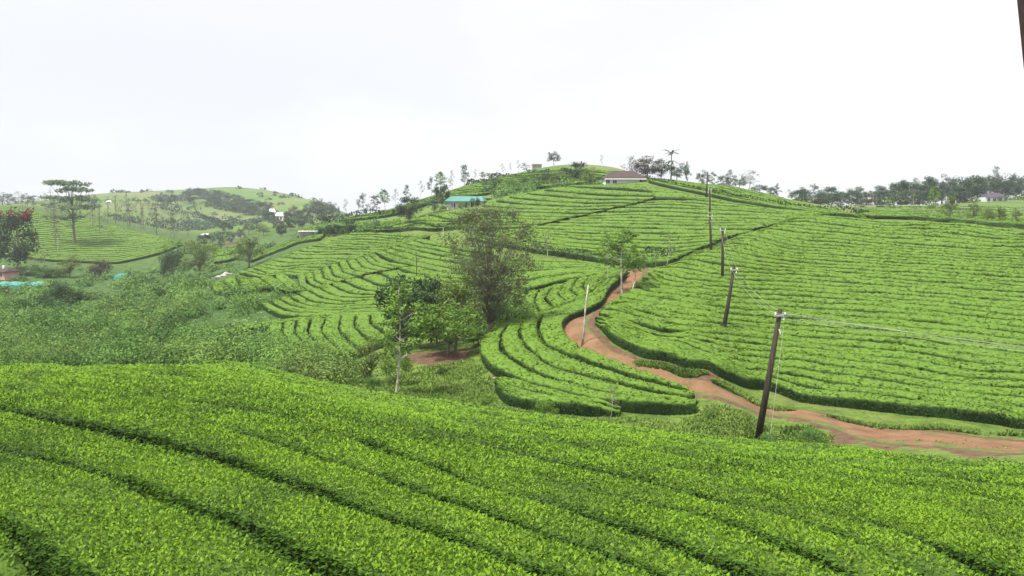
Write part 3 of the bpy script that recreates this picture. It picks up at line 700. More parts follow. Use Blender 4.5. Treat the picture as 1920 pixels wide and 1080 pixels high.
# grass blades on the open turf
def grass_cover():
    r = np.random.default_rng(51); polys = [[(700, 52), (760, 58), (880, 60), (930, 52), (930, 47.5), (1000, 44.6), (1310, 44.6), (1330, 47.2), (1420, 46.6), (1530, 45.2), (1580, 42.5), (1480, 39.5), (1300, 39.5), (1000, 40.5), (860, 44), (740, 47)],
        [(1540, 49.2), (1700, 47.4), (1930, 44.6), (2050, 43), (2050, 41.8), (1930, 43), (1750, 45.4), (1600, 47.6)], [(1190, 55), (1340, 52.6), (1500, 50.6), (1500, 49.4), (1340, 51.2), (1200, 53.6)]]
    P_ = []
    ar = weeds_area(polys)
    while len(P_) < 30000:
        p = ar(r)
        if p: P_.append(p)
    P_ = np.array(P_); keep = wave(P_[:, 0], P_[:, 1], 2.5, 8) > -.6; P_ = P_[keep]
    pos = np.column_stack([P_, H(P_[:, 0], P_[:, 1])])
    a = r.uniform(0, 6.28, len(pos)); dv = np.column_stack([np.cos(a), np.sin(a), r.uniform(.3, 1.6, len(pos))])
    V, F = kites(pos, dv, r.uniform(.14, .36, len(pos)), .32, r, np.array([0, 0, 1.0]) + r.normal(size=pos.shape) * .3)
    t = np.clip(r.beta(2, 2, len(pos)) + .3 * wave(pos[:, 0], pos[:, 1], 3, 9), 0, 1)
    tag(link('grass', mesh_np('grass', V, [F], M['leaf_grass'], tone=np.repeat(t, 4))), 'short rough grass in the hollow and along the track', kind='stuff')
grass_cover()

# ------------------------------------------------------------------ trees
def crown_np(r, clumps, nper, ls, spread=1.0, flat=1.0, width=.5):
    P_, N_, T_ = [], [], []
    for (c, rad) in clumps:
        k = max(3, int(nper * r.uniform(.7, 1.3)))
        n = r.normal(size=(k, 3)); n /= np.linalg.norm(n, axis=1, keepdims=True)
        q = n * rad * (r.random((k, 1)) ** .45) * np.array([1, 1, flat]) * spread
        P_.append(np.array(c) + q); N_.append(n); T_.append(np.clip(r.beta(2, 2, k) * .75 + .22 * n[:, 2] + .1 + r.normal() * .1, 0, 1))  # leaves lighter towards the top of each clump
    P_ = np.concatenate(P_); N_ = np.concatenate(N_); T_ = np.concatenate(T_)
    dv = N_ * .3 + np.cross(N_, r.normal(size=P_.shape)) + r.normal(size=P_.shape) * .25
    V, F = kites(P_, dv, ls * r.uniform(.65, 1.35, len(P_)), width, r, N_ * .9 + np.array([0, 0, .55]) + r.normal(size=P_.shape) * .35)
    return V, F, np.repeat(T_, 4)
def tube_np(parts):
    mb = MB()
    for path, rad, k in parts: mb.tube(path, rad, k, cap=False)
    return mb
def bez(a, b, c, n=6):
    a, b, c = Vector(a), Vector(b), Vector(c)
    return [a * (1 - t) ** 2 + b * 2 * t * (1 - t) + c * t * t for t in [i / (n - 1) for i in range(n)]]
PROTO = {}
def proto(kind, seed, Hh=8.0):
    """(trunk mesh, crown mesh, height, half width) of one kind of tree"""
    key = (kind, seed)
    if key in PROTO: return PROTO[key]
    r = np.random.default_rng(seed * 101 + sum(map(ord, kind)))
    cl, wood = [], []
    leaf, bark, nper, ls, flat, tr = 'leaf_green', 'bark', 40, .3, 1.0, .12
    bend = r.normal(size=2) * (.1 if kind in ('slender', 'airy') else .25)
    def stem(z): return Vector((bend[0] * math.sin(z / Hh * 2.2), bend[1] * math.sin(z / Hh * 2.6), z))
    def limb(c, z0, rad, up=.5):
        s0 = stem(z0); e_ = Vector(c); m_ = s0.lerp(e_, .5) + Vector((0, 0, -up * .3 * (e_ - s0).length * .3))
        m_ = Vector((s0.x * .35 + e_.x * .65, s0.y * .35 + e_.y * .65, s0.z * .55 + e_.z * .45)) if up > 0 else m_
        wood.append((bez(s0, m_, e_, 5), [rad, rad * .8, rad * .6, rad * .42, rad * .22], 4))
    top = Hh
    if kind in ('round', 'dense', 'blue', 'brown', 'red'):
        leaf = {'round': 'leaf_green', 'dense': 'leaf_dark', 'blue': 'leaf_blue', 'brown': 'leaf_brown', 'red': 'leaf_dark'}[kind]
        nper, ls = {'round': (110, .30), 'blue': (60, .36)}.get(kind, (75, .36))
        for _ in range(38 if kind != 'blue' else 26):
            n = r.normal(size=3); n /= np.linalg.norm(n); q = r.uniform(.55, 1)
            cl.append(((n[0] * 2.7 * q, n[1] * 2.7 * q, (4.9 + n[2] * 2.7 * q) if kind == 'round' else (4.3 + n[2] * 3.3 * q)), r.uniform(.6, 1.1) * (1 if kind != 'blue' else .9)))
        top = 5.6; z0 = .35
        for c, _ in cl[::2]: limb(c, r.uniform(1.8, 3.6), .06)
    elif kind == 'loose':
        leaf, nper, ls = 'leaf_olive', 85, .25
        for _ in range(34):
            n = r.normal(size=3); n /= np.linalg.norm(n); q = r.uniform(.4, 1.05)
            cl.append(((n[0] * 2.6 * q, n[1] * 2.6 * q, 4.7 + n[2] * 3.0 * q), r.uniform(.5, 1.0)))
        top = 6.4
        for c, _ in cl: limb(c, r.uniform(1.4, 3.8), .05)
    elif kind == 'airy':
        leaf, nper, ls, tr, flat = 'leaf_grey', 60, .14, .14, .8
        for i in range(210):
            a = r.uniform(0, 6.283); q = r.random() ** .55
            zz = .24 + .76 * r.random() ** .8; prof = .34 + .66 * math.sin(min(1, (zz - .15) / .5) * 1.57) if zz < .72 else math.sqrt(max(0, 1 - ((zz - .72) / .31) ** 2))
            rr = 2.75 * prof * q
            cl.append(((rr * math.cos(a), rr * math.sin(a), zz * Hh), r.uniform(.32, .62)))
        top = 4.4
        for c, _ in cl:
            zl = max(1.0, min(3.9, c[2] * .42 - .25 * math.hypot(c[0], c[1]) + r.uniform(-.2, .5)))
            s0 = stem(zl); e_ = Vector(c); m_ = Vector((s0.x * .55 + e_.x * .45, s0.y * .55 + e_.y * .45, s0.z * .4 + e_.z * .6))
            wood.append((bez(s0, m_, e_ + Vector((0, 0, .3)), 6), [.026, .021, .016, .011, .007, .004], 4))
    elif kind in ('slender', 'sparse', 'bluegum'):
        leaf = {'slender': 'leaf_green', 'sparse': 'leaf_grey', 'bluegum': 'leaf_blue'}[kind]
        bark = 'pale_bark'; tr = .068; nper, ls = {'slender': (60, .24), 'sparse': (24, .22), 'bluegum': (46, .32)}[kind]
        for i in range({'slender': 26, 'sparse': 17, 'bluegum': 17}[kind]):
            z = Hh * (.42 if kind != 'bluegum' else .22) + Hh * (.58 if kind != 'bluegum' else .78) * ((i + r.random()) / 26 * (26 / {'slender': 26, 'sparse': 17, 'bluegum': 17}[kind]))
            rr = (1.35 if kind != 'bluegum' else 1.6) * math.sin(math.pi * min(.96, max(.1, (z / Hh - (.34 if kind != 'bluegum' else .12)) / (.68 if kind != 'bluegum' else .9)))) ** .7 * r.uniform(.3, 1.1); a = r.uniform(0, 6.283)
            c = stem(z) + Vector((rr * math.cos(a), rr * math.sin(a), 0)); cl.append((tuple(c), r.uniform(.28, .55) if kind != 'bluegum' else r.uniform(.35, .75)))
            limb(tuple(c), max(1.5, z - rr * .8 - .2), .028)
        top = Hh * .97
    elif kind == 'bare':
        leaf, bark, tr, nper, ls = 'leaf_brown', 'bark', .075, 9, .20
        for i in range(22):
            z = Hh * r.uniform(.3, 1.0); a = r.uniform(0, 6.283); rr = r.uniform(.25, 1.0) * (1.15 - z / Hh)
            c = stem(z) + Vector((rr * math.cos(a), rr * math.sin(a), r.uniform(.1, .5))); cl.append((tuple(c), r.uniform(.25, .45)))
            limb(tuple(c), z - .3, .022)
        top = Hh * .98
    elif kind == 'umbrella':
        leaf, tr, nper, ls, flat = 'leaf_blue', .16, 60, .30, .22
        for lz, rr, nn in ((1.0, 2.6, 13), (.90, 2.2, 8), (.76, 3.0, 9), (.62, 2.6, 9), (.46, 1.9, 6)):
            a0 = r.uniform(0, 6.28); off = r.normal(size=2) * .5
            for i in range(nn):
                a = a0 + i * 2.4; q = math.sqrt((i + .5) / nn)
                c = (off[0] + rr * q * math.cos(a), off[1] + rr * q * math.sin(a) * .8, Hh * lz + .15 * (1 - q) + r.normal() * .08); cl.append((c, r.uniform(.6, .95)))
                if i % 2 == 0: limb(c, Hh * lz * .62, .05)
        top = Hh * .9
    elif kind == 'shrub':
        leaf, nper, ls, tr = 'leaf_green', 120, .30, .10
        for _ in range(34):
            n = r.normal(size=3); n /= np.linalg.norm(n); q = r.uniform(.5, 1.0)
            cl.append(((n[0] * 3.8 * q, n[1] * 3.8 * q, 2.2 + abs(n[2]) * 4.6 * q), r.uniform(.9, 1.5)))
        top = 4
        for c, _ in cl[::3]: limb(c, .8, .05)
    elif kind == 'darkshrub' or kind == 'scrubshrub':
        leaf, nper, ls, tr = ('leaf_dark' if kind == 'darkshrub' else 'leaf_scrub'), 120, .32, .10
        for _ in range(34):
            n = r.normal(size=3); n /= np.linalg.norm(n); q = r.uniform(.5, 1.0)
            cl.append(((n[0] * 4.0 * q, n[1] * 4.0 * q, 2.0 + abs(n[2]) * 4.8 * q), r.uniform(.9, 1.6)))
        top = 4
        for c, _ in cl[::3]: limb(c, .8, .05)
    V, F, T = crown_np(r, cl, nper, ls, flat=flat)
    trunk = [([tuple(stem(top * i / 6)) for i in range(7)], [tr * (1.35 if i == 0 else 1) * (1 - .75 * i / 6) for i in range(7)], 7)]
    mb = tube_np(trunk + wood)
    tm = bpy.data.meshes.new('trunk'); tm.from_pydata(mb.v, [], mb.f); tm.materials.append(M[bark]); tm.update()
    tm.polygons.foreach_set('use_smooth', [True] * len(tm.polygons))
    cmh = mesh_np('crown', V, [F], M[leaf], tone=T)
    zt = float(np.percentile(V[:, 2], 99.7)); hw = float(np.percentile(np.hypot(V[:, 0], V[:, 1]), 97))
    PROTO[key] = (tm, cmh, zt, hw)
    return PROTO[key]
def tree(name, kind, seed, px, ytop, d, wpx, label, cat='tree', group=None, mat=None, lean=0.0, sink=.15):
    """a tree whose top is seen at (px, ytop) when it stands d metres ahead; wpx: width of its crown"""
    tm, cmh, zt, hw = proto(kind, seed)
    t, s = ray(px, ytop); x = float(t) * d; z0 = float(H(x, d)) - sink
    hgt = max(.6, CZ + float(s) * d - z0); sx = wpx * d / FPX / (2 * hw)
    o = empty(name, (x, d, z0), random.uniform(0, 6.28) if not lean else 0, label, cat, group, (sx, sx, hgt / zt))
    if lean: o.rotation_euler = (0, lean, 0)
    link('trunk', tm, o); c = link('crown', cmh, o)
    return o, hgt
def override(o, mat):
    """another leaf material on a copy of the crown"""
    for c in o.children:
        if c.name.startswith('crown'):
            c.data = c.data.copy(); c.data.materials[0] = M[mat]
def refresh(): bpy.context.view_layer.update()

def rank(lst, i): return 1 + sorted(range(len(lst)), key=lambda q: lst[q][0]).index(i)
HAZY = {'blue': 'rounded blue-green', 'bluegum': 'tall hazy blue-green', 'dense': 'dark rounded', 'sparse': 'thin wispy', 'brown': 'brownish', 'loose': 'olive'}
# the clump of trees in the hollow
tree('airy_tree', 'airy', 1, 920, 386, 67, 178, 'tall airy grey-green tree with fanned branches in the middle of the picture')
o, _ = tree('pale_trunk_tree', 'slender', 1, 740, 530, 49, 125, 'slim tree with a bare pale trunk standing at the edge of the hollow')
br = MB(); br.tube([(0, 0, 0), (.5, 0, -.06), (.95, 0, .1), (1.25, 0, .45), (1.35, 0, .5)], [.045, .04, .03, .02, .008], 5); br.tube([(.85, 0, .06), (1.1, -.1, .02), (1.5, -.15, .12)], [.02, .015, .006], 4)
lb = br.build('branch', M['pale_bark'], o); s_ = o.scale
lb.location = (.02, 0, 2.75); lb.scale = (1 / s_[0], 1 / s_[1], 1 / s_[2])
o, _ = tree('round_tree', 'round', 1, 838, 564, 62, 128, 'bright green leafy tree with short trunk on the red soil')
tree('leafy_tree', 'loose', 2, 852, 514, 65, 112, 'light green tree right behind the bright leafy one, left of the grey tree')
tree('dark_tree', 'dense', 1, 756, 516, 68, 100, 'dark green tree with two lobes above the pale trunk tree')
tree('dark_tree', 'dense', 2, 818, 518, 69.5, 90, 'dark green tree wedged behind the light green tree beside the grey tree')
tree('dark_tree', 'dense', 2, 786, 545, 66.5, 110, 'low dark tree at the heart of the clump in the hollow')
tree('sapling', 'loose', 3, 690, 622, 54, 90, 'bushy grey-green sapling left of the pale trunk in the hollow')
tree('sapling', 'loose', 1, 590, 638, 62, 60, 'olive sapling between the scrub and the lowest left spur')
tree('leafy_shrub', 'shrub', 2, 745, 640, 52.5, 60, 'leafy shrub at the back of the red soil in the hollow', 'shrub')
tree('leafy_shrub', 'scrubshrub', 2, 900, 622, 66, 70, 'grey-green shrub wrapped around the foot of the airy tree', 'shrub')
tree('leafy_shrub', 'shrub', 1, 958, 590, 74, 60, 'green shrub on the slope right of the airy tree', 'shrub')
tree('leafy_shrub', 'darkshrub', 1, 650, 668, 58, 46, 'dark shrub below the lowest left spur beside the sapling', 'shrub')
# silver oaks along the track
tree('silver_oak', 'slender', 2, 1168, 428, 79, 92, 'fuller of the slim trees beside the upper track, on a pale trunk')
tree('silver_oak', 'slender', 3, 1140, 438, 84, 36, 'thin tree with a pale trunk left of the fuller tree by the track')
tree('silver_oak', 'slender', 1, 1190, 456, 82, 44, 'leafy slim tree where the track disappears over the rise')
tree('silver_oak', 'sparse', 1, 1250, 440, 97, 34, 'wispy tree above the dark gap right of the upper track')
tree('silver_oak', 'sparse', 2, 1232, 470, 99, 20, 'thin bare sapling in the dark gap right of the upper track')
tree('silver_oak', 'sparse', 3, 1027, 428, 114, 30, 'wispy lone tree on the bank right of the airy tree')
tree('silver_oak', 'sparse', 2, 1131, 450, 106, 26, 'wispy tree on the bank left of the slim trees by the track')
tree('bank_shrub', 'scrubshrub', 1, 1185, 488, 97, 54, 'green shrub closing the top end of the track', 'shrub')
tree('bank_shrub', 'scrubshrub', 2, 1215, 487, 100, 40, 'small green shrub right of the top end of the track', 'shrub')
def snag(px0, py0, px1, py1, d, r0, label, name='dead_tree'):
    t0, s0 = ray(px0, py0); x0 = float(t0) * d; z0 = float(H(x0, d)) - .2
    t1, s1 = ray(px1, py1); p1 = Vector((float(t1) * d, d, CZ + float(s1) * d))
    mb = MB(); h_ = p1 - Vector((x0, d, z0))
    mb.tube([(0, 0, 0), h_ * .3 + Vector((.03, 0, 0)), h_ * .65 + Vector((-.04, 0, 0)), h_], [r0, r0 * .85, r0 * .65, r0 * .35], 7)
    mb.tube([h_ * .72, h_ * .8 + Vector((.25, .1, .1))], [r0 * .3, r0 * .08], 4); mb.tube([h_ * .88, h_ * .93 + Vector((-.18, .05, .1))], [r0 * .25, r0 * .06], 4)
    o = mb.build(name, M['pale_bark'], None, (x0, d, z0), smooth=True)
    return tag(o, label, 'dead tree')
snag(1091, 640, 1103, 534, 59.2, .10, 'bare white trunk leaning beside the bend of the track')
snag(1183, 556, 1190, 528, 77.5, .09, 'short pale stump trunk at the tea edge below the track top')
# left side
tree('flame_tree', 'red', 3, 25, 394, 205, 82, 'big dark tree with red blossom on top at the left edge')
fo = [q for q in S.objects if q.name == 'flame_tree'][0]
r_ = np.random.default_rng(5)
V, F, T = crown_np(r_, [((r_.uniform(-1.9, 1.6), r_.uniform(-1.9, 1.9), 7.15 + r_.uniform(-.4, .35)), .5) for _ in range(9)], 46, .36)
link('blossom', mesh_np('blossom', V, [F], M['leaf_red'], tone=T), fo)
tree('umbrella_tree', 'umbrella', 1, 135, 338, 262, 106, 'flat-topped layered tree rising above the left skyline')
override([q for q in S.objects if q.name == 'umbrella_tree'][0], 'leaf_hazy')
tree('valley_tree', 'loose', 1, 370, 447, 190, 62, 'tall olive-green tree at the scrub edge left of the terraces')
tree('valley_tree', 'loose', 2, 464, 440, 186, 68, 'rounded olive-green tree at the tip of the upper terraces')
tree('dark_shrub', 'darkshrub', 1, 322, 463, 196, 52, 'dark bushy shrub just left of the tall olive tree', 'shrub')
tree('russet_shrub', 'darkshrub', 2, 186, 486, 200, 46, 'russet brown shrub at the foot of the far left tea', 'shrub'); override([q for q in S.objects if q.name == 'russet_shrub'][0], 'leaf_brown')
tree('dark_shrub', 'darkshrub', 2, 118, 528, 128, 84, 'large dark shrub rising out of the left scrub', 'shrub')
tree('dark_shrub', 'scrubshrub', 1, 50, 495, 205, 60, 'green shrub beside the pink house', 'shrub')
tree('dark_shrub', 'scrubshrub', 2, 95, 500, 202, 62, 'spreading green shrub two steps right of the pink house', 'shrub')
tree('thorn_tree', 'sparse', 3, 76, 470, 203, 60, 'pale wispy tree right of the flame tree', group=None)
tree('thorn_tree', 'loose', 3, 128, 475, 200, 56, 'olive tree in front of the far left tea slope')
tree('shed_tree', 'dense', 1, 626, 420, 197, 30, 'dark round tree just right of the white shed')
tree('shed_tree', 'dense', 2, 655, 413, 196, 30, 'dark round tree second to the right of the white shed')
tree('shed_tree', 'darkshrub', 1, 605, 424, 199, 26, 'low dark shrub touching the white shed', 'shrub')
tree('house_tree', 'dense', 2, 766, 369, 196, 54, 'large dark round tree left of the teal-roofed house')
tree('house_tree', 'blue', 1, 813, 367, 197, 50, 'grey-green round tree between dark tree and teal-roofed house')
tree('house_tree', 'dense', 1, 828, 345, 204, 34, 'tall dark tree touching the left end of the teal roof')
tree('garden_shrub', 'darkshrub', 1, 891, 369, 194, 22, 'dark round shrub in front of the teal-roofed house', 'shrub')
tree('garden_shrub', 'shrub', 2, 866, 377, 196, 16, 'small green shrub before the verandah of the teal-roofed house', 'shrub')
tree('garden_shrub', 'darkshrub', 2, 916, 371, 207, 26, 'low dark shrub off the right end of the teal-roofed house', 'shrub')
tree('hilltop_tree', 'dense', 2, 1080, 304, 226, 56, 'broad dark tree left of the hilltop house')
tree('hilltop_tree', 'loose', 1, 1052, 318, 222, 56, 'olive tree on the left flank of the broad dark hilltop tree')
tree('hilltop_tree', 'loose', 3, 1106, 312, 210, 34, 'light green tree at the left end of the hilltop house')
tree('hilltop_tree', 'blue', 2, 1039, 283, 292, 28, 'lone rounded tree on the very summit beside the stone block')
tree('hilltop_tree', 'brown', 1, 1214, 293, 225, 68, 'brownish broad tree right of the hilltop house roof')
tree('hilltop_tree', 'sparse', 2, 1188, 292, 222, 46, 'pale wispy tree behind the right end of the hilltop roof')
tree('hilltop_tree', 'blue', 1, 1240, 298, 226, 46, 'blue-green tree between brownish tree and palm')
tree('hilltop_tree', 'blue', 2, 1270, 306, 222, 44, 'blue-green tree under the palm on the hilltop')
tree('hilltop_tree', 'sparse', 1, 1131, 289, 262, 14, 'single thin tree above the hilltop house roof')
tree('hilltop_tree', 'bluegum', 1, 1289, 303, 226, 16, 'thin tree just right of the palm')
tree('hill_shrub', 'scrubshrub', 1, 990, 325, 232, 40, 'green shrub on the upper hillside left of the hilltop trees', 'shrub')
tree('hill_shrub', 'darkshrub', 2, 1022, 322, 230, 36, 'dark shrub on the upper hillside below the stone block', 'shrub')
tree('hill_shrub', 'shrub', 1, 960, 335, 226, 34, 'light shrub on the upper hillside right of the teal roof', 'shrub')
tree('hill_shrub', 'scrubshrub', 2, 1010, 338, 221, 44, 'grey-green shrub low on the hillside above the crest rows', 'shrub')
def palm(px, ytop, d, label):
    t, s = ray(px, ytop); x = float(t) * d; z0 = float(H(x, d)) - .2; hgt = CZ + float(s) * d - z0
    o = empty('palm_tree', (x, d, z0), 0, label, 'palm tree')
    tr = MB(); tr.tube([(0, 0, 0), (.1, 0, hgt * .4), (.05, 0, hgt * .78)], [.22, .16, .12], 7); tr.build('trunk', M['bark'], o, smooth=True)
    r = random.Random(4)
    for tier, (zz, k, ln, up) in enumerate(((.80, 13, 2.6, 1.1), (.62, 7, 2.3, .4), (.46, 6, 2.0, .3))):
        for i in range(k):
            a = i * 6.283 / k + r.uniform(-.2, .2) + tier; mb = MB(); l_ = ln * r.uniform(.8, 1.15); u_ = up * r.uniform(.5, 1.3)
            rad = Vector((math.cos(a), math.sin(a), 0)); sd_ = Vector((-math.sin(a), math.cos(a), 0))
            P_ = [Vector((.05, 0, hgt * zz)) + rad * l_ * q + Vector((0, 0, l_ * (u_ * q - .9 * q * q))) for q in (0, .2, .4, .6, .8, 1)]
            wd = [.03, .22, .28, .25, .16, .03]
            mb.quadstrip([p + sd_ * w_ - Vector((0, 0, w_ * .45)) for p, w_ in zip(P_, wd)], P_); mb.quadstrip(P_, [p - sd_ * w_ - Vector((0, 0, w_ * .45)) for p, w_ in zip(P_, wd)])
            mb.build('frond', M['frond'], o)
    return o
plain('frond', (.030, .060, .030), (.06, .11, .055), 3, .5)
palm(1259, 276, 224, 'tall palm with ragged tiers of fronds on the hilltop skyline')
# slender trees along the left skyline of the hill
sk = [(652, 372, 238, 16, 0), (682, 362, 240, 22, 1), (697, 366, 238, 24, 1), (722, 354, 238, 26, 2), (743, 353, 242, 14, 0), (765, 346, 246, 14, 1), (787, 338, 250, 16, 0), (809, 331, 252, 16, 1), (826, 322, 254, 22, 2), (840, 335, 256, 20, 0), (848, 318, 262, 12, 0), (870, 308, 268, 22, 1), (888, 316, 270, 12, 0), (906, 322, 272, 14, 2), (918, 324, 274, 16, 1), (940, 306, 278, 14, 0), (957, 304, 282, 6, 0), (972, 300, 284, 10, 0), (984, 305, 286, 16, 1)]
for i, (px, yt, d, w_, kd) in enumerate(sk):
    tree('skyline_tree', ('sparse', 'bluegum', 'slender')[kd], 1 + i % 3, px, yt, d, w_ * 1.25, f'thin wispy tree along the left skyline of the hill, {ordinal(rank(sk, i))} from the left', group='thin trees along the left skyline')
# trees behind the right shoulder of the hill
rs = [(1318, 318, 222, 26, 'blue'), (1335, 322, 218, 20, 'bluegum'), (1358, 328, 218, 30, 'blue'), (1372, 318, 216, 24, 'bluegum'), (1388, 330, 214, 26, 'blue'), (1404, 318, 210, 34, 'sparse'), (1418, 320, 212, 30, 'sparse'), (1424, 346, 206, 34, 'blue'), (1446, 350, 202, 26, 'blue'), (1458, 344, 200, 16, 'bluegum'), (1478, 354, 196, 14, 'sparse'), (1490, 360, 192, 12, 'sparse')]
for i, (px, yt, d, w_, kd) in enumerate(rs):
    tree('ridge_tree', kd, 1 + i % 3, px, yt, d, w_ * 1.15, f'bluish tree peeping over the right shoulder of the hill, {ordinal(rank(rs, i))} from the left', group='bluish trees behind the right shoulder')
rf_ = [(1508, 350, 250, 22, 'bluegum'), (1524, 345, 255, 34, 'bluegum'), (1545, 362, 252, 26, 'blue'), (1560, 352, 258, 24, 'bluegum'), (1577, 358, 255, 30, 'blue'), (1598, 354, 262, 38, 'blue'), (1612, 350, 260, 24, 'bluegum'), (1632, 362, 258, 34, 'sparse'), (1648, 348, 270, 36, 'bluegum'), (1664, 356, 268, 30, 'blue'),
       (1684, 352, 275, 36, 'blue'), (1702, 340, 285, 34, 'bluegum'), (1716, 334, 290, 30, 'bluegum'), (1732, 346, 295, 40, 'dense'), (1750, 330, 300, 44, 'bluegum'), (1768, 326, 305, 44, 'blue'), (1784, 336, 308, 36, 'blue'), (1798, 330, 310, 40, 'blue'), (1816, 334, 315, 34, 'bluegum'), (1834, 328, 320, 40, 'blue'), (1850, 332, 325, 34, 'blue'), (1865, 311, 330, 22, 'bluegum'), (1874, 328, 325, 36, 'blue'),
       (1892, 324, 332, 38, 'blue'), (1906, 336, 335, 34, 'blue'), (1922, 330, 340, 36, 'bluegum'), (1940, 338, 335, 44, 'blue'), (1970, 334, 335, 50, 'blue'), (1540, 372, 235, 30, 'brown'), (1690, 368, 250, 36, 'dense'), (1726, 366, 258, 40, 'dense'), (1800, 350, 300, 44, 'dense'), (1570, 378, 228, 30, 'blue'), (1620, 376, 232, 34, 'brown'), (1655, 378, 230, 30, 'dense')]
for i, (px, yt, d, w_, kd) in enumerate(rf_):
    tree('far_tree', kd, 1 + i % 3, px, yt, d, w_ * 1.1, f'{HAZY[kd]} tree in the wood beyond the right slope, {ordinal(rank(rf_, i))} from its left end', group='trees of the wood beyond the right slope')
rng_ = random.Random(9)
rf2_ = [(1500 + i * 16 + rng_.uniform(-5, 5), 352 - 20 * min(1, max(0, (1500 + i * 16 - 1640) / 110)) + rng_.uniform(-4, 12), 262 + i * 2.5 + rng_.uniform(-8, 8), rng_.uniform(30, 44), ('dense', 'blue', 'blue', 'bluegum')[i % 4]) for i in range(30)]
for i, (px, yt, d, w_, kd) in enumerate(rf2_):
    tree('wood_tree', kd, 1 + i % 3, px, yt, d, w_, f'{HAZY[kd]} tree, rear rank of the right wood, {ordinal(rank(rf2_, i))} from its left', group='rear rank of trees in the right wood')
rn = [(1748, 349, 158, 30, 'slender', 'upright light green tree in front of the right wood, tallest there'), (1783, 360, 165, 28, 'loose', 'olive tree next right of the upright light green tree'), (1826, 374, 170, 26, 'loose', 'rounded green tree below the purple-roofed house'), (1852, 388, 160, 24, 'loose', 'low olive tree on the right far field, left of its twin'), (1877, 386, 162, 28, 'loose', 'low olive tree on the far field below the white wall'), (1712, 362, 185, 24, 'sparse', 'reddish wispy tree left of the upright light green tree'),
      (1674, 368, 190, 22, 'slender', 'pale green young tree at the left of the right-hand wood edge'), (1806, 390, 158, 22, 'sparse', 'thin sapling above the hedge on the right far field'), (1908, 388, 160, 22, 'loose', 'small olive tree by the right edge on the far field')]
for i, (px, yt, d, w_, kd, lb_) in enumerate(rn): tree('field_tree', kd, 1 + i % 3, px, yt, d, w_ * 1.1, lb_)
for i in range(22):
    px = 1625 + i * 15 + random.uniform(-4, 4)
    tree('boundary_bush', ('scrubshrub', 'darkshrub', 'scrubshrub')[i % 3], 1 + i % 2, px, 399 + (px - 1560) * .055 + random.uniform(-3, 2), 150 - (px - 1560) * .06, 26, f'low dark bush in the boundary hedge beyond the right slope, {ordinal(i + 1)} from its left end', 'bush', 'bushes of the boundary hedge beyond the right slope')
# bare slender trees on and behind the far left slope
bl = [(42, 362, 330), (62, 366, 340), (82, 365, 320), (92, 352, 300), (100, 372, 250), (104, 395, 245), (116, 384, 320), (150, 372, 335), (168, 362, 305), (172, 380, 300), (184, 390, 285), (196, 396, 282), (200, 368, 340), (214, 366, 345), (226, 374, 345), (237, 358, 312), (241, 372, 350), (253, 368, 322), (262, 376, 345), (268, 380, 350), (279, 374, 330), (290, 376, 335), (292, 392, 310), (306, 384, 345), (318, 388, 320), (325, 398, 300), (336, 386, 350), (350, 392, 360)]
for i, (px, yt, d) in enumerate(bl):
    tree('bare_tree', ('bare', 'bare', 'sparse')[i % 3], 1 + i % 3, px, yt, d, 16 + 8 * (i % 3 == 2), f'thin almost leafless tree on the bright far left slope, {ordinal(rank(bl, i))} from the left', group='thin leafless trees on the far left slope')
# grove and hedges on the far left hill
gr = [(296 + i * 12 + random.uniform(-3, 3), 366 - i * .7 + random.uniform(-2, 2), 700 + random.uniform(-15, 15), 22) for i in range(6)]
gr += [(352 + i * 10.5 + random.uniform(-3, 3), 352 + max(0, i - 4) * 2.7 + random.uniform(-2, 2), 690 - i * 3 + random.uniform(-12, 12), 28) for i in range(15)]
gr += [(385 + i * 11 + random.uniform(-3, 3), 362 + i * 3.0 + random.uniform(-2, 2), 655 - i * 4, 28) for i in range(12)]
for i, (px, yt, d, w_) in enumerate(gr):
    d = hit(px, yt + 19, 0, (450, 850))[1]
    tree('grove_tree', ('blue', 'blue', 'dense')[i % 3], 1 + i % 2, px, yt, d, w_, f'dark rounded tree of the grove on the far left hill, {ordinal(rank(gr, i))} from its left end', group='trees of the grove on the far left hill')
vl = [(500, 392, 520, 20, 'blue'), (512, 402, 470, 26, 'blue'), (522, 412, 440, 24, 'dense'), (540, 396, 500, 22, 'dense'), (550, 386, 520, 24, 'brown'), (558, 398, 470, 26, 'blue'), (570, 392, 480, 26, 'dense'), (580, 382, 470, 26, 'blue'), (592, 376, 440, 30, 'dense'), (603, 372, 430, 32, 'blue'), (612, 378, 420, 30, 'blue'), (622, 384, 420, 18, 'bluegum'), (630, 380, 415, 18, 'blue'), (566, 404, 430, 26, 'dense'), (588, 400, 420, 24, 'blue'), (544, 408, 430, 24, 'dense'), (606, 398, 400, 26, 'dense'), (480, 410, 480, 26, 'blue'), (494, 418, 450, 26, 'loose'), (466, 416, 450, 24, 'blue'), (528, 420, 380, 20, 'dense'), (416, 428, 380, 22, 'blue'), (398, 434, 370, 24, 'blue'), (408, 442, 330, 28, 'blue'), (382, 438, 360, 24, 'dense'), (450, 426, 400, 20, 'loose'), (432, 432, 360, 22, 'blue')]
for i, (px, yt, d, w_, kd) in enumerate(vl):
    d = min(hit(px, yt + 24, 0, (260, 600))[1], 520)
    tree('valley_wood_tree', kd, 1 + i % 3, px, yt, d, w_, f'{HAZY[kd]} tree in the wooded valley between the hills, {ordinal(rank(vl, i))} from the left', group='trees of the wooded valley between the hills')
lf = [(4, 360, 420, 26), (18, 363, 430, 22), (34, 358, 440, 24), (50, 362, 420, 22), (66, 366, 430, 24), (84, 360, 440, 18), (-16, 358, 420, 30), (100, 366, 430, 24), (158, 366, 440, 22), (176, 364, 450, 20), (20, 372, 400, 30), (56, 374, 400, 30), (92, 378, 390, 26), (120, 376, 390, 30), (150, 380, 385, 30)]
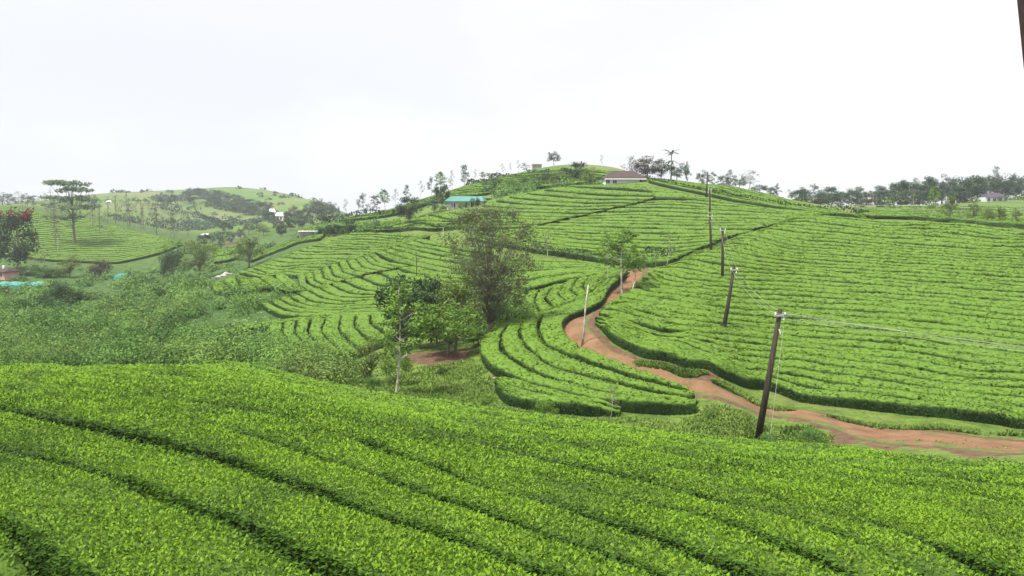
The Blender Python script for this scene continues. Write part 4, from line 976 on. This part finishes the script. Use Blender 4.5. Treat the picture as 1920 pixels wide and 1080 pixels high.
for i, (px, yt, d, w_) in enumerate(lf):
    tree('left_skyline_tree', ('blue', 'bluegum', 'sparse')[i % 3], 1 + i % 3, px, yt, d, w_ * 1.1, f'pale grey-green tree on the far left skyline, {ordinal(rank(lf, i))} from the left', group='trees on the far left skyline')
# dark hedge lines of the far hills and banks
def hedge_line(line, w_, h_, label, ls=None, mat='leaf_dark', name='hedge', win=(100, 1000)):
    c = smooth(resample(np.array([hit(x, y, 0, win) for x, y in resample(np.array(parse(line)), 24)]), 40), 3)
    r = np.random.default_rng(len(label)); d = c[:, 1].mean(); ls = ls or max(.22, .0026 * d)
    ln = np.linalg.norm(np.diff(c, axis=0), axis=1).sum(); k = int(min(14000, ln * (w_ + 2 * h_) * 1.6 / ls ** 2))
    i = r.integers(0, 39, k); u = r.random((k, 1)); p = c[i] * (1 - u) + c[i + 1] * u
    tn = np.gradient(c, axis=0); tn /= np.maximum(np.linalg.norm(tn, axis=1, keepdims=True), 1e-6); nn = np.stack([-tn[:, 1], tn[:, 0]], 1)[i]
    a = r.uniform(0, math.pi, k); lump = 1 + .25 * np.sin(p[:, 0] / 2.3) * np.sin(p[:, 1] / 1.7 + 1)
    off = np.cos(a) * w_ * .5; z = np.sin(a) * h_ * lump
    p = p + nn * off[:, None]
    pos = np.column_stack([p, H(p[:, 0], p[:, 1]) + z])
    nrm = np.column_stack([nn * np.cos(a)[:, None], np.sin(a)])
    V, F = kites(pos, nrm * .6 + r.normal(size=(k, 3)) * .7, ls * r.uniform(.7, 1.3, k), .6, r, nrm + r.normal(size=(k, 3)) * .4)
    t = np.repeat(np.clip(r.beta(2, 2, k) * .8 * np.clip(z / h_ + .2, .2, 1), 0, 1), 4)  # tone falls towards the foot of the hedge
    return tag(link(name, mesh_np(name, V, [F], M[mat], tone=t)), label, 'hedge')
hedge_line('280,387 312,394 344,402 376,409 401,417 429,432', 3, 2.2, 'dark hedge line slanting down the far left hill')
hedge_line('376,384 400,389 420,394 470,402', 3, 2.0, 'short dark hedge line under the grove on the far left hill')
hedge_line('596,419 640,415 680,410 720,406 748,403', 3.0, 1.7, 'dark overgrown bank below the left flank of the big hill', win=(190, 300))
hedge_line('1205,339 1234,345 1273,353 1331,365 1391,378 1456,388 1535,398 1630,406', 1.0, 1.2, 'dark hedge along the lane across the right shoulder of the hill', win=(120, 230))
hedge_line('690,434 740,434 794,430 852,428', 1.0, .9, 'dark bank at the foot of the crest rows left of the airy tree', win=(140, 200))
hedge_line('1000,474 1040,480 1078,486 1130,492 1170,497', 1.2, 1.1, 'dark bank behind the bench right of the airy tree', win=(96, 125))
hedge_line('1205,490 1240,493 1262,489', 1.8, 1.6, 'very dark gap of bushes at the top of the right slope', win=(95, 112))
for y_, x0, x1 in ((334, 920, 960), (346, 880, 958), (352, 908, 940), (338, 965, 1010), (328, 985, 1030), (362, 905, 935)):
    hedge_line(f'{x0},{y_} {(x0 + x1) / 2},{y_ + 1} {x1},{y_ + 1}', 1.6, 1.3, f'dark hedge line on the upper hillside, at {("the highest level", "the long middle level", "a short lower level", "the right middle level", "the summit level", "the teal roof corner")[(334, 346, 352, 338, 328, 362).index(y_)]}', win=(195, 320))
# tea rows on the upper hillside and the flat below the bank
tea_field('upper', 'tea rows on the upper hillside', 'tea row on the upper hillside behind the teal-roofed house, {} from below', ['630,413 680,408 730,402 760,392', '690,401 740,393 780,386 830,372', '760,384 830,368 880,360 930,358', '810,368 880,350 940,348 1000,346 1080,343', '860,352 920,338 980,332 1050,330 1120,333', '930,333 1000,319 1060,314 1120,316 1165,323'], [4, 4, 4, 4, 3], (205, 310), gap=.3, k=40)
tea_field('flat', 'tea rows by the white shed', 'tea row on the level ground around the white shed, {} from below', ['470,488 520,468 560,452 600,446', '480,478 530,456 570,443 610,436', '690,428 650,430 610,432 640,428'][:2], [4], (170, 215), gap=.3, k=30)
tea_field('flatb', 'tea rows between bank and spur', 'tea row between the dark bank and the upper spur, {} from below', ['640,432 680,430 720,426 752,418', '660,424 690,420 720,414 750,408'], [5], (185, 216), gap=.25, k=30)
tea_field('patch', 'bright tea in the valley', 'small bright tea row between the two olive trees, {} from below', ['400,490 420,488 445,482', '405,466 425,462 448,458'], [5], (190, 340), gap=.3, k=20)
tea_field('olive', 'rough tea rows beyond the boundary hedge', 'rough tea row on the far field beyond the boundary hedge, {} from below', ['1625,403 1760,414 1850,421 1960,430', '1610,395 1780,398 1860,401 1960,406', '1600,389 1720,386 1860,384 1960,388'], [5, 5], (140, 330), gap=.4, k=40)

# ------------------------------------------------------------------ buildings
def frame_at(px, d, yaw, name, label, cat, dz=0):
    x, y, z = at(px, d); return empty(name, (x, y, z + dz), yaw, label, cat)
def win(parent, x0, x1, z0, z1, y, frame='white_trim'):
    f = MB(); t = .06
    f.box(x0 - t, x1 + t, y - .05, y + .02, z1, z1 + t); f.box(x0 - t, x1 + t, y - .05, y + .02, z0 - t, z0)
    f.box(x0 - t, x0, y - .05, y + .02, z0, z1); f.box(x1, x1 + t, y - .05, y + .02, z0, z1); f.box((x0 + x1) / 2 - .025, (x0 + x1) / 2 + .025, y - .04, y + .01, z0, z1)
    fo = f.build('window', M[frame], parent); p = MB(); p.box(x0, x1, y - .012, y + .015, z0, z1); p.build('pane', M['dark_glass'], fo)
def hip_roof(w_, dp, z, rise, over, inset, th=.12):
    x0, x1, y0, y1 = -w_ / 2 - over, w_ / 2 + over, -dp / 2 - over, dp / 2 + over
    mb = MB(); a = [(x0, y0, z), (x1, y0, z), (x1, y1, z), (x0, y1, z)]; b = [(x0 + inset, 0, z + rise), (x1 - inset, 0, z + rise)]
    lo = [(p[0], p[1], z - th) for p in a]
    mb.add(a + b + lo, [(0, 1, 5, 4), (2, 3, 4, 5), (1, 2, 5), (3, 0, 4), (0, 6, 7, 1), (1, 7, 8, 2), (2, 8, 9, 3), (3, 9, 6, 0), (9, 8, 7, 6)])
    return mb
# teal-roofed house
d = 203; o = frame_at(875, d, -.12, 'teal_house', 'white house with a long teal roof and posts on the hillside', 'house', -.4)
w_ = 66 / FPX * d
mb = MB(); mb.box(-w_ / 2, w_ / 2, -2.2, 2.2, -.6, 1.7); mb.build('wall', M['white_wall'], o)
rf2 = hip_roof(w_, 6.0, 1.75, 1.25, .5, .9).build('roof', M['teal_roof'], o)
for i in range(7):
    mb = MB(); x = -w_ / 2 + .2 + i * (w_ - .4) / 6; mb.box(x - .09, x + .09, -3.0, -2.85, -.6, 1.62); mb.build('post', M['white_trim'], o)
for x in (-2.9, -1.3, 1.4, 3.0): win(o, x - .45, x + .45, .2, 1.25, -2.22)
mb = MB(); mb.box(-.2, .6, -2.26, -2.2, -.6, 1.3); mb.build('door', M['timber'], o)
# hilltop house
d = 208; o = frame_at(1166, d, .05, 'hilltop_house', 'low white house with a rust-brown hipped roof on the hilltop', 'house', -1.0)
w_ = 72 / FPX * d; base = float(H(o.location.x, d)); z1 = CZ + float(ray(1166, 335)[1]) * d - o.location.z
mb = MB(); mb.box(-w_ / 2, w_ / 2 - 1.2, -3, 3, -2.5, z1); mb.build('wall', M['white_wall'], o)
hip_roof(w_, 7.2, z1 + .05, (335 - 321) / FPX * d, .4, 2.6).build('roof', M['rust_roof'], o)
mb = MB(); mb.box(-w_ / 2 - .38, w_ / 2 + .38, -4.08, -3.98, z1 - .36, z1 - .1); mb.build('fascia', M['white_trim'], o)
for x in (-4.4, -2.6): win(o, x - .5, x + .5, z1 - 1.35, z1 - .45, -3.02)
# white shed
d = 201; o = frame_at(583, d, .28, 'flat_shed', 'small flat-roofed shed with a white roof slab and grey wall', 'shed', -.2)
mb = MB(); mb.box(-2.7, 2.1, -1.7, 1.7, -.8, 1.55); mb.build('wall', M['grey_wall'], o)
mb = MB(); mb.box(-3.0, 2.4, -2.0, 2.0, 1.56, 1.76); mb.build('roof', M['white_roof'], o, bevel=.02)
mb = MB(); mb.box(2.105, 2.16, -1.6, 1.6, -.8, 1.5); mb.build('side_wall', M['white_wall'], o)
mb = MB(); mb.box(.9, 2.08, -1.76, -1.705, -.8, 1.5); mb.build('front_panel', M['white_wall'], o)
mb = MB(); mb.box(1.15, 1.75, -1.80, -1.765, -.8, 1.2); mb.build('door', M['timber'], o)
# pink house at the left edge
d = 196; o = frame_at(8, d, -.3, 'pink_house', 'small pink and white house half hidden at the left edge', 'house', .2)
mb = MB(); mb.box(-3.4, 2.0, -2, 2, -.8, 1.7); mb.build('wall', M['pink_wall'], o)
hip_roof(5.4, 4.0, 1.75, .9, .4, 1.2).build('roof', M['rust_roof'], o).location = (-.6, 0, 0)
mb = MB(); mb.box(-3.3, -.9, -2.9, -2.05, -.8, 1.6); mb.build('porch', M['white_wall'], o)
mb = MB(); mb.box(-.2, .25, -.6, -.15, 2.2, 3.2); mb.build('chimney', M['white_wall'], o)
win(o, .2, 1.2, .5, 1.5, -2.03)
# far white houses in the valley
def small_house(px, ytop, ybot, wpx, d, yaw, label, wall='white_wall', roof='white_roof'):
    d = min(hit(px, ybot, 0, (250, 640))[1], 560)
    o = frame_at(px, d, yaw, 'far_house', label, 'house'); zb = CZ + float(ray(px, ybot)[1]) * d; zt = CZ + float(ray(px, ytop)[1]) * d
    z_ = float(o.location.z); w_ = wpx / FPX * d; zt = min(max(zt, z_ + 1.6), z_ + 6)
    mb = MB(); e_ = (zt - z_) * .64; mb.box(-w_ / 2, w_ / 2, -w_ * .35, w_ * .35, -1.2, e_); mb.build('wall', M[wall], o)
    hip_roof(w_, w_ * .7, e_ + .02, (zt - z_) * .36, .4, w_ * .2).build('roof', M[roof], o)
    for q in (-.25, .2): win(o, q * w_ - .6, q * w_ + .6, e_ * .35, e_ * .8, -w_ * .35 - .02)
    return o
small_house(512, 384, 394, 11, 505, .3, 'white house glimpsed among the trees below the grove')
small_house(528, 398, 416, 15, 425, -.2, 'tall white house in the trees of the wooded valley')
small_house(446, 436, 446, 22, 345, .2, 'small white house in the valley above the olive tree', roof='rust_roof')
small_house(387, 438, 446, 14, 352, -.3, 'tiny pale house left of the small valley house', wall='grey_wall')
small_house(209, 376, 380, 7, 480, 0, 'tiny white hut on the far slope behind the bare trees')
d = 305; o = frame_at(1856, d, .05, 'purple_house', 'long low house with purple-brown roof before the right wood', 'house', 0)
zt = CZ + float(ray(1856, 364)[1]) * d - o.location.z; w_ = 44 / FPX * d
mb = MB(); mb.box(-w_ / 2, w_ / 2, -2.5, 2.5, -1.5, zt * .45 + .3); mb.build('wall', M['white_wall'], o)
hip_roof(w_ - 1, 5.2, zt * .45 + .35, max(1.6, zt * .55), .5, 2.2).build('roof', M['purple_roof'], o)
for q in (-3.2, -1, 1.4, 3.4): win(o, q - .55, q + .55, -.1, zt * .45 - .1, -2.52)
d = 296; o = frame_at(1006, d, .1, 'stone_block', 'squat grey water tank block on the summit', 'water tank')
mb = MB(); mb.box(-1.6, 1.6, -1.6, 1.6, -1.2, 1.9); mb.build('wall', M['grey_wall'], o)
mb = MB(); mb.box(-1.8, 1.8, -1.8, 1.8, 1.905, 2.15); mb.build('slab', M['stone'], o)
# teal shade nets in the scrub
def net(px, py, wpx, d, label):
    x, y, z = at(px, d); w_ = wpx / FPX * d; o = empty('shade_net', (x, y, z), .1, label, 'shade net')
    mb = MB(); k = 14
    top = [(-w_ / 2 + w_ * i / k, -1.2, 1.25 + .12 * math.sin(i * 1.3)) for i in range(k + 1)]; bk = [(p[0], 2.4, 1.75 + .1 * math.sin(i * 1.7)) for i, p in enumerate(top)]; lo = [(p[0], -1.35, .1) for p in top]
    mb.quadstrip(lo, top); mb.quadstrip(top, bk); so = mb.build('sheet', M['teal_net'], o); m = so.modifiers.new('thickness', 'SOLIDIFY'); m.thickness = .03
    for i in range(0, k + 1, 3):
        q = MB(); q.tube([(top[i][0], -1.15, -.3), (top[i][0], -1.15, 1.2)], .05, 5); q.build('stake', M['timber'], o)
net(30, 533, 78, 172, 'long teal shade net in front of the pink house')
net(222, 518, 15, 186, 'small teal shade net inside the far edge of the scrub')
# boulders at the tip of the terraces and logs in the hollow
def rock(px, d, sz, label, name='boulder', mat='stone', cat='boulder', group=None):
    x, y, z = at(px, d); bm = bmesh.new(); bmesh.ops.create_icosphere(bm, subdivisions=2, radius=1)
    r = np.random.default_rng(int(px)); ph = r.uniform(0, 6, 6)
    for v in bm.verts:
        c = v.co; q = 1 + .18 * math.sin(c.x * 3 + ph[0]) + .16 * math.sin(c.y * 4 + ph[1]) + .14 * math.sin(c.z * 5 + ph[2])
        v.co = Vector((c.x * sz[0] * q, c.y * sz[1] * q, c.z * sz[2] * q))
    me = bpy.data.meshes.new(name); bm.to_mesh(me); bm.free(); me.materials.append(M[mat])
    o = link(name, me, None, (x, y, z + sz[2] * .3)); return tag(o, label, cat, group)
for px, d, sc in ((412, 172, 1.0), (421, 171, 1.3), (430, 170, .9)): rock(px, d, (sc * .9, sc * .6, sc * .5), f'pale boulder under the tip of the terraces, {"left one" if px < 415 else "middle one" if px < 425 else "right one"} of three', group='pale boulders under the terraces')
def log(px, d, ln, rad, yaw, label):
    x, y, z = at(px, d); mb = MB(); mb.tube([(-ln / 2, 0, 0), (0, .03, .04), (ln / 2, 0, .02)], [rad, rad * .9, rad * .75], 8)
    o = mb.build('log', M['pale_bark'], None, (x, y, z + rad * .7)); o.rotation_euler = (0, 0, yaw); return tag(o, label, 'log')
log(936, 52.2, .5, .05, .3, 'pale fallen log at the foot of the mound, nearer the tea')
log(926, 53.0, .45, .045, -.5, 'short grey log lying against the mound, beside the paler log')
# small plants in the grass
def plant(kind, seed, px, ytop, d, wpx, label, name='leafy_plant'): return tree(name, kind, seed, px, ytop, d, wpx, label, 'plant', sink=.02)
plant('shrub', 1, 1022, 748, 42.6, 50, 'bright leafy weed clump on the grass below the mound')
plant('scrubshrub', 1, 1524, 802, 41, 62, 'dark grassy tuft beside the track right of the leaning pole')
plant('scrubshrub', 2, 1442, 814, 40.5, 44, 'dark green tuft at the foot of the nearest leaning pole')
plant('sparse', 2, 1145, 722, 44.2, 34, 'spindly yellow-leaved sapling in front of the mound', 'spindly_sapling')
plant('shrub', 2, 915, 738, 46, 34, 'small weed clump left of the mound foot')
plant('scrubshrub', 1, 1332, 770, 44.5, 22, 'small round tuft on the turf right of the mound tip')
plant('darkshrub', 1, 1352, 603, 67, 26, 'dark tuft of weeds at the foot of the second leaning pole')
plant('darkshrub', 1, 830, 690, 56, 22, 'small dark tuft in the grassy hollow')
plant('scrubshrub', 2, 700, 706, 50, 34, 'green tuft at the hollow edge left of the pale trunk')
sb = [(18, 620, 92, 62, 'scrubshrub'), (60, 585, 118, 50, 'shrub'), (92, 640, 82, 66, 'scrubshrub'), (140, 600, 104, 54, 'loose'), (172, 650, 78, 70, 'scrubshrub'), (196, 566, 134, 44, 'shrub'), (228, 622, 90, 58, 'scrubshrub'), (262, 580, 122, 48, 'darkshrub'), (286, 646, 80, 64, 'shrub'), (318, 596, 108, 50, 'scrubshrub'), (345, 632, 84, 56, 'loose'), (372, 572, 128, 46, 'scrubshrub'), (402, 640, 80, 60, 'shrub'), (428, 606, 98, 44, 'darkshrub'), (452, 634, 80, 52, 'scrubshrub'), (478, 646, 74, 50, 'loose'), (340, 556, 148, 40, 'shrub'), (236, 552, 150, 40, 'scrubshrub'), (410, 560, 140, 38, 'scrubshrub'), (520, 652, 70, 44, 'shrub')]
for i, (px, yt, d, w_, kd) in enumerate(sb):
    tree('scrub_bush', kd, 1 + i % 2, px, yt, d, w_, f'{dict(scrubshrub="rounded grey-green", shrub="bright green", darkshrub="dark green", loose="loose olive")[kd]} bush standing out of the left scrub, {ordinal(rank(sb, i))} from the left', 'bush', 'bushes standing out of the left scrub')
# thin posts
def post(px0, py0, px1, py1, d, rad, label, mat='timber', name='thin_post'):
    t0, _ = ray(px0, py0); x0 = float(t0) * d; z0 = float(H(x0, d)) - .2
    t1, s1 = ray(px1, py1); mb = MB(); mb.tube([(0, 0, 0), (float(t1) * d - x0, 0, CZ + float(s1) * d - z0)], [rad, rad * .8], 6)
    return tag(mb.build(name, M[mat], None, (x0, d, z0), smooth=True), label, 'post')
post(782, 535, 780, 468, 112, .06, 'thin dark post rising from the tea left of the airy tree', 'pole_wood')
post(514, 660, 514, 640, 78, .06, 'weathered stake at the foot of the lowest spur, left of its pair')
post(530, 664, 530, 648, 77, .06, 'weathered stake at the foot of the lowest spur, right of its pair')
post(830, 440, 831, 426, 150, .07, 'short pale post on the bank left of the airy tree', 'pale_bark')

# ------------------------------------------------------------------ power line
POLES = [((1420, 818), (1464, 580), 43.6, .155, 'nearest dark wooden pole, leaning right beside the track'),
         ((1355, 607), (1377, 500), 72, .145, 'second dark wooden pole, leaning right in the tea'),
         ((1355, 516), (1355, 427), 92, .14, 'third dark pole up the right slope, upright'),
         ((1334, 468), (1331, 402), 109, .14, 'fourth dark pole, standing on the ridge of the right slope'),
         ((1331, 408), (1331, 354), 150, .15, 'fifth dark pole, seen just above the ridge pole'),
         ((1324, 367), (1327, 322), 182, .16, 'farthest pole, standing at the dark lane on the hilltop')]
TOPS = []
for (bx, by), (ux, uy), d, rad, lb_ in POLES:
    if d in (72, 92, 109): d = hit(bx, by, HED, (50, 130))[1] - .3
    t0, _ = ray(bx, by); x0 = float(t0) * d; z0 = float(H(x0, d)) - .3; t1, s1 = ray(ux, uy)
    v = Vector((float(t1) * d - x0, .1, CZ + float(s1) * d - z0)); o = empty('power_pole', (x0, d, z0), 0, lb_, 'utility pole')
    mb = MB(); mb.tube([(0, 0, 0), v * .5 + Vector((.02, 0, 0)), v], [rad * 1.25, rad * 1.05, rad * .8], 10); mb.build('shaft', M['pole_wood'], o, smooth=True)
    ar = MB(); c = v * .955; ar.box(c.x - .32, c.x + .32, c.y - rad - .06, c.y - rad, c.z - .04, c.z + .04); ar.build('bracket', M['wire_metal'], o)
    ins = []
    for dx, dz in ((-.26, .02), (.26, .02), (.2, -.28)):
        q = MB(); p = Vector((c.x + dx, c.y - rad - .03, c.z + dz)); q.tube([p, p + Vector((0, 0, .05)), p + Vector((0, 0, .09)), p + Vector((0, 0, .16))], [.03, .055, .045, .03], 8); q.build('insulator', M['porcelain'], o, smooth=True); ins.append(Vector((x0, d, z0)) + p + Vector((0, 0, .1)))
    if d < 50:
        q = MB()
        for k, (dx, dz) in enumerate(((.16, .1), (.24, -.02), (.1, -.12))):
            q.tube([c + Vector((.02, -rad, 0)), c + Vector((dx, -rad - .1, dz + .12)), c + Vector((dx + .12, -rad - .06, dz)), c + Vector((.05, -rad, -.2))], .012, 5)
        q.build('jumper_wire', M['wire_metal'], o)
        q = MB(); q.tube([c + Vector((-.02, -rad, -.75)), c + Vector((.04, -rad - .03, -1.0))], [.05, .04], 6); q.build('strap', M['porcelain'], o)
        base_, top_ = Vector((x0, d, z0)), Vector((x0, d, z0)) + v
    TOPS.append(ins)
def wire(a, b, sag, rad, label, name='power_line'):
    a, b = Vector(a), Vector(b); P_ = [a.lerp(b, i / 16) - Vector((0, 0, sag * 4 * (i / 16) * (1 - i / 16))) for i in range(17)]
    mb = MB(); mb.tube([p - a for p in P_], rad, 5); return tag(mb.build(name, M['wire_metal'], None, a), label, 'wire')
for k in range(3):
    t1, s1 = ray(2300, 690 + 6 * k); wire(TOPS[0][k], (float(t1) * 45, 45 + k * .3, CZ + float(s1) * 45), .16, .011, ('upper wire running right from the nearest pole', 'middle wire running right from the nearest pole', 'lowest wire running right from the nearest pole')[k])
for i in range(5):
    for k in (0, 1): wire(TOPS[i][k], TOPS[i + 1][k], .5, .006, f'thin wire strung from the {("nearest", "second", "third", "fourth", "fifth")[i]} pole up the slope, {("left", "right")[k]} side')
gx_, gs = ray(1443, 806); gxx = float(gx_) * 42.6
wire(TOPS[0][2] + Vector((0, 0, -.4)), (gxx, 42.6, float(H(gxx, 42.6))), 0, .012, 'pale guy wire running down beside the nearest pole', 'guy_wire')
# fence wires and posts beyond the right slope
o = empty('wire_fence', at(1760, 205), 0, 'long wire fence with pale posts before the right wood', 'fence'); ox, oy, oz = o.location
FP = []
for i in range(17):
    px = 1560 + i * 24; d = 200 + i * 1.5; x, y, z = at(px, d); FP.append(Vector((x - ox, y - oy, z - oz)))
    q = MB(); q.tube([FP[-1] - Vector((0, 0, .3)), FP[-1] + Vector((0, 0, 1.9))], .06, 5); q.build('post', M['stone'], o)
for hz_ in (.8, 1.75):
    q = MB(); q.tube([p + Vector((0, 0, hz_)) for p in FP], .035, 4); q.build('wire', M['porcelain'], o)
# dark post close to the camera at the right edge of the frame
d = 2.4; t0, s0 = ray(1905, 0); t1, s1 = ray(1921, 160); a = Vector((float(t0) * d, d, CZ + float(s0) * d)); b = Vector((float(t1) * d, d, CZ + float(s1) * d)); dv = (b - a).normalized()
zb = float(H(b.x, d)); top = a - dv * 1.3; bot = b + dv * ((b.z - zb) / -dv.z + .1)
mb = MB(); w2 = .075; s_ = Vector((-dv.z, 0, dv.x)); s_ = s_ if s_.x > 0 else -s_
ring = [Vector((0, -.075, 0)), s_ * w2 + Vector((0, -.075, 0)), s_ * w2, Vector((0, 0, 0))]
mb.add([bot - bot + p for p in ring] + [top - bot + p for p in ring], [(3, 2, 1, 0), (4, 5, 6, 7), (0, 1, 5, 4), (1, 2, 6, 5), (2, 3, 7, 6), (3, 0, 4, 7)])
tag(mb.build('leaning_post', M['post_paint'], None, bot, bevel=.004), 'dark brown square post cut off by the right edge of the picture', 'post')

# ------------------------------------------------------------------ haze
HAZE = .0003
zmin, zmax = GZ.min() - 1.0, max(GZ.max() + 25, CZ + 30)
mb = MB(); mb.box(-3200, 3200, -60, 1750, float(zmin), float(zmax))
hm = bpy.data.materials.new('haze'); hm.use_nodes = True; ht = hm.node_tree; ht.nodes.clear()
ho = ht.nodes.new('ShaderNodeOutputMaterial'); pv = ht.nodes.new('ShaderNodeVolumePrincipled'); pv.inputs['Density'].default_value = HAZE; pv.inputs['Color'].default_value = (.86, .92, 1.0, 1); pv.inputs['Anisotropy'].default_value = .25
ht.links.new(pv.outputs[0], ho.inputs['Volume'])
hz = mb.build('haze', hm); tag(hz, 'thin pale haze over the valley', kind='stuff')
print('tris', sum(len(p.vertices) - 2 for o in S.objects if o.type == 'MESH' for p in []), round(time.time() - T0, 1))
